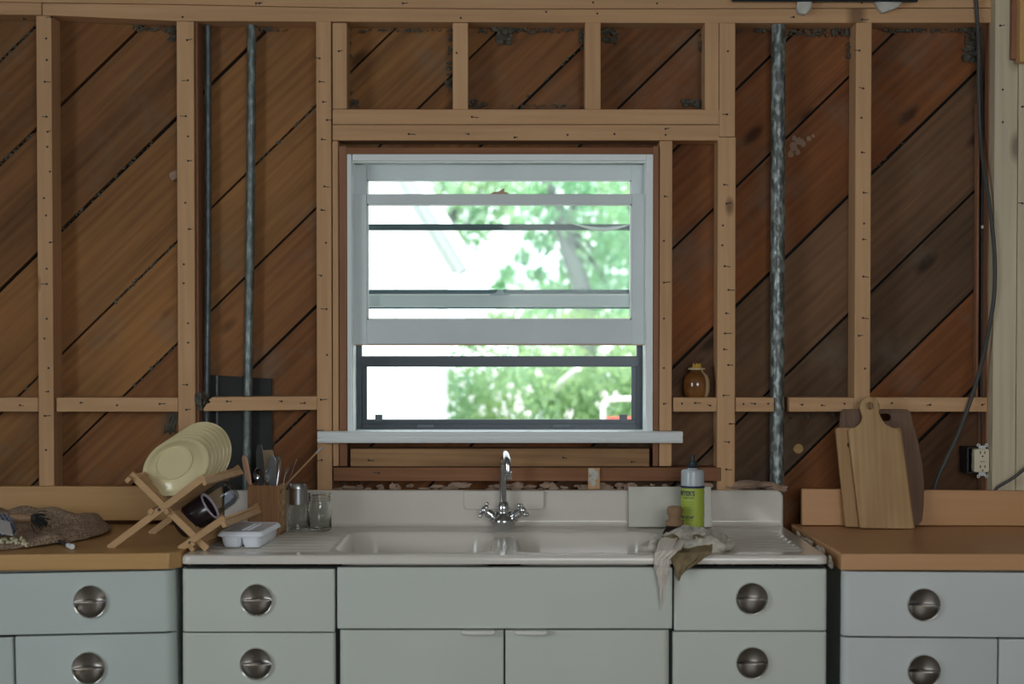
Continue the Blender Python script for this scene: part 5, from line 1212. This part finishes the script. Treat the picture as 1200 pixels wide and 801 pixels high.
# ---- shaker and jar
sx = Vector((X(349, -.135, 610), -.135, ZT + .0004)); q = 1 / 404.0
sh_ = thing('glass_shaker', 'glass shaker with a tall brushed steel top, left of the empty jar', 'shaker', sx)
mb = MB(); ro = 11.6 * q; hgl = 31 * q
mb.lathe([(1e-4, 0), (ro * 1.03, 0), (ro * 1.06, .003), (ro * 1.0, .02), (ro * .93, hgl), (ro * .86, hgl), (ro * .90, .02), (ro * .88, .008), (1e-4, .006)], 32, Matrix.Translation(sx)); mb.build('glass', M['drink'], sh_, smooth=50)
mb = MB(); mb.lathe([(ro * .95, hgl - .001), (ro * 1.0, hgl), (ro * 1.0, hgl + 18 * q), (ro * 1.04, hgl + 18.5 * q), (ro * 1.04, hgl + 20.5 * q), (ro * .9, hgl + 24.5 * q), (ro * .6, hgl + 25.5 * q), (1e-4, hgl + 25.8 * q)], 32, Matrix.Translation(sx)); mb.build('steel_top', plain('brushed_top', (.42, .42, .42), .28, metal=1), sh_, smooth=40)
jx = Vector((X(374.6, -.135, 610), -.135, ZT + .0004)); jr = thing('mason_jar', 'empty clear mason jar with a threaded neck', 'jar', jx)
rj = 14.0 * q; hj = 44 * q
mb = MB(); pr = [(1e-4, 0), (rj * .86, 0), (rj * .98, .004), (rj, .010), (rj, hj * .66), (rj * .97, hj * .72), (rj * .90, hj * .78), (rj * .90, hj * .81), (rj * .95, hj * .825), (rj * .90, hj * .84), (rj * .90, hj * .87), (rj * .95, hj * .885), (rj * .90, hj * .90), (rj * .90, hj * .95), (rj * .96, hj * .965), (rj * .96, hj * .99), (rj * .92, hj), (rj * .84, hj * .99), (rj * .82, hj * .80), (rj * .92, hj * .68), (rj * .92, .012), (rj * .8, .007), (1e-4, .007)]
mb.lathe(pr, 40, Matrix.Translation(jx)); o = mb.build('glass', M['drink'], jr, smooth=50)
# ---- lidded plastic tray
TX = [(-.776, -.520), (-.664, -.520), (-.655, -.285), (-.772, -.285)]
x0_, x1_, y0_, y1_ = -.777, -.658, -.525, -.290
tq = thing('plastic_container', 'milky white plastic container with a lid lying on the left drainboard', 'container', ((x0_ + x1_) / 2, (y0_ + y1_) / 2, ZT - .0004), (0, 0, R(-4)))
wx, wy = (x1_ - x0_) / 2, (y1_ - y0_) / 2
def rr2(a, b, r): return arc(a - r, -b + r, r, 270, 360, 5) + arc(a - r, b - r, r, 0, 90, 5) + arc(-a + r, b - r, r, 90, 180, 5) + arc(-a + r, -b + r, r, 180, 270, 5)
def loft(mb, rings):
    n = len(rings[0][0]); vs = []
    for o_, z in rings: vs += [(p[0], p[1], z) for p in o_]
    fs = [tuple(range(n - 1, -1, -1)), tuple((len(rings) - 1) * n + i for i in range(n))]
    for k in range(len(rings) - 1):
        for i in range(n): j = (i + 1) % n; fs.append((k * n + i, k * n + j, (k + 1) * n + j, (k + 1) * n + i))
    mb.add(vs, fs)
mb = MB(); 
for sx2 in (-1, 1):
    mb.M = Matrix.Translation((sx2 * wx * .46, 0, 0)); loft(mb, [(rr2(wx * .36, wy * .84, .014), 0), (rr2(wx * .42, wy * .90, .016), .012), (rr2(wx * .455, wy * .94, .018), .030)])
mb.M = Matrix.Identity(4); loft(mb, [(rr2(wx * .93, wy * .95, .02), .026), (rr2(wx * .95, wy * .96, .02), .033)])
mb.build('tray', M['plastic'], tq, local=True, bevel=.001)
mb = MB(); loft(mb, [(rr2(wx * 1.0, wy * 1.0, .014), .030), (rr2(wx * 1.04, wy * 1.02, .014), .0315), (rr2(wx * 1.03, wy * 1.01, .014), .037), (rr2(wx * .93, wy * .95, .012), .0435), (rr2(wx * .90, wy * .935, .012), .0425), (rr2(wx * .86, wy * .92, .012), .0420)])
for k in range(9):
    for j in (-1, 1): mb.ball((j * .007 + .004, -wy * .55 + k * wy * .14, .0425), .0045, 8, (1.1, .8, .5))
mb.build('lid', M['plastic'], tq, local=True, smooth=40)
# ---- knitted cloth with things on it, far left worktop
zw = Z(647, YF) - .0005
def wt(px, py):      # a point of the left worktop seen at that picture position
    d = pt(px, py, 0) - CAM; t = (zw - CAM.z) / d.z; return CAM + d * t
KC = wt(20, 618)
def cloth(u, v):
    # u left-right, v front-back
    e0 = wt(-45 + 95 * u, 641.5 - 3.5 * u + (-1.5 - 9 * max(0, u - .7) / .3)); 
    x = -1.56 + .395 * u; front_y = -.585 - .035 * math.sin(u * 3); 
    front_y += .11 * max(0, (u - .55) / .45) ** 1.6
    y = front_y + (-.145 - front_y) * v; x += .03 * math.sin(v * 3.1) * u - .045 * u * (1 - v) ** 2 
    h = .006 + .060 * math.exp(-((v - .80) / .24) ** 2) * (1 - .55 * max(0, u - .6) / .4) + .020 * math.exp(-((u - .88) / .12) ** 2 - ((v - .35) / .3) ** 2)
    h += .014 * abs(fn((x, y, 0), 11, 2)) + .006 * fn((x, y, 0), 30, 5)
    ed = min(u, 1 - u, v * 1.4, (1 - v) * 1.4); h *= min(1, .25 + ed * 9)
    return (x, y, zw + max(.002, h))
kc = MB(); kc.grid(cloth, 90, 80); ko = kc.build('knitted_cloth', M['knit'], smooth=180, solid=.0025); tag(ko, 'bunched taupe knitted cloth on the left worktop', 'cloth')
hb = thing('pastry_brush', 'wooden-handled brush with blackened bristles on the knitted cloth', 'brush', wt(30, 612) + Vector((0, 0, .03)))
a = wt(15, 610) + Vector((0, 0, .030)); b = wt(38, 612) + Vector((0, 0, .040)); c = wt(45, 613) + Vector((.0, 0, .040)); e = wt(51, 617) + Vector((0, -.01, .030))
a, b, c, e = [pt(x, y, -.42) for x, y in ((12, 606), (37, 607), (43, 607), (50, 612))]
mb = MB(); mb.tube([a, along(a, b, .5), b], [.011, .013, .009], 14); mb.build('handle', M['brushwood'], hb)
mb = MB(); mb.tube([b, c], [.010, .013], 12)
for i in range(60):
    o1 = Vector((random.gauss(0, .004), random.gauss(0, .004), random.gauss(0, .004))); mb.tube([c + o1 * 1.5 - Vector((.004, 0, 0)), along(c, e, .5) + o1 * 2.2, e + o1 * 2.6], .0012, 4, cap=False)
mb.build('bristles', M['black_d'], hb, smooth=0, fix=False)
def sheetpx(name, pts, Y, mat, th, label, cat, dY=0):
    w = [pt(x, y, Y + dy) for x, y, dy in pts]; mb = MB(); n = len(w); off = Vector((0, .3, .95)).normalized() * th
    mb.add(w + [p - off for p in w], [tuple(range(n)), tuple(range(2 * n - 1, n - 1, -1))] + [(i, (i + 1) % n, n + (i + 1) % n, n + i) for i in range(n)])
    return tag(mb.build(name, mat, bevel=.0005), label, cat)
sheetpx('napkin', [(-60, 600, .06), (-20, 599, .06), (8, 602, .05), (15, 606, .04), (19.5, 620, -.04), (19, 625, -.05), (-60, 625, -.06)], -.47, M['check'], .004, 'navy checked napkin at the left edge on the knitted cloth', 'napkin')
sheetpx('card', [(-50, 604, .03), (-10, 606, .02), (11.5, 611, .0), (15.5, 627, -.06), (-4, 622.5, -.04), (-50, 612, -.02)], -.50, M['card'], .002, 'blank grey-white card on the checked napkin', 'card')
fl = MB()
for px, py in ((2, 640), (5, 637), (-4, 640), (14, 640), (17, 636), (22, 641), (27, 637), (29, 641), (32, 643), (19, 638)):
    c = wt(px, py) + Vector((0, -.012, .012))
    for k in range(4): lump(fl, c + Vector((random.uniform(-.006, .006), random.uniform(-.004, .004), random.uniform(-.004, .006))), .0055, (1, 1, .8), .8, 8, px + k)
tag(fl.build('fallen_blossoms', M['blossom'], smooth=60), 'pale cream blossoms along the front edge of the knitted cloth', 'flowers', kind='stuff')
a = wt(63, 633) + Vector((0.004, -.012, .0075)); b = wt(80, 642) + Vector((0, 0, .0075)); e = wt(84.5, 643.5) + Vector((0, 0, .0075))
mb = MB(); mb.tube([a, b], .0055, 12); o = mb.build('pen', M['pump']); MB().tube([b, e], [.0068, .0072], 12).build('pen_cap', M['labelw'], o); tag(o, 'short dark pen with a white end in front of the knitted cloth', 'pen')
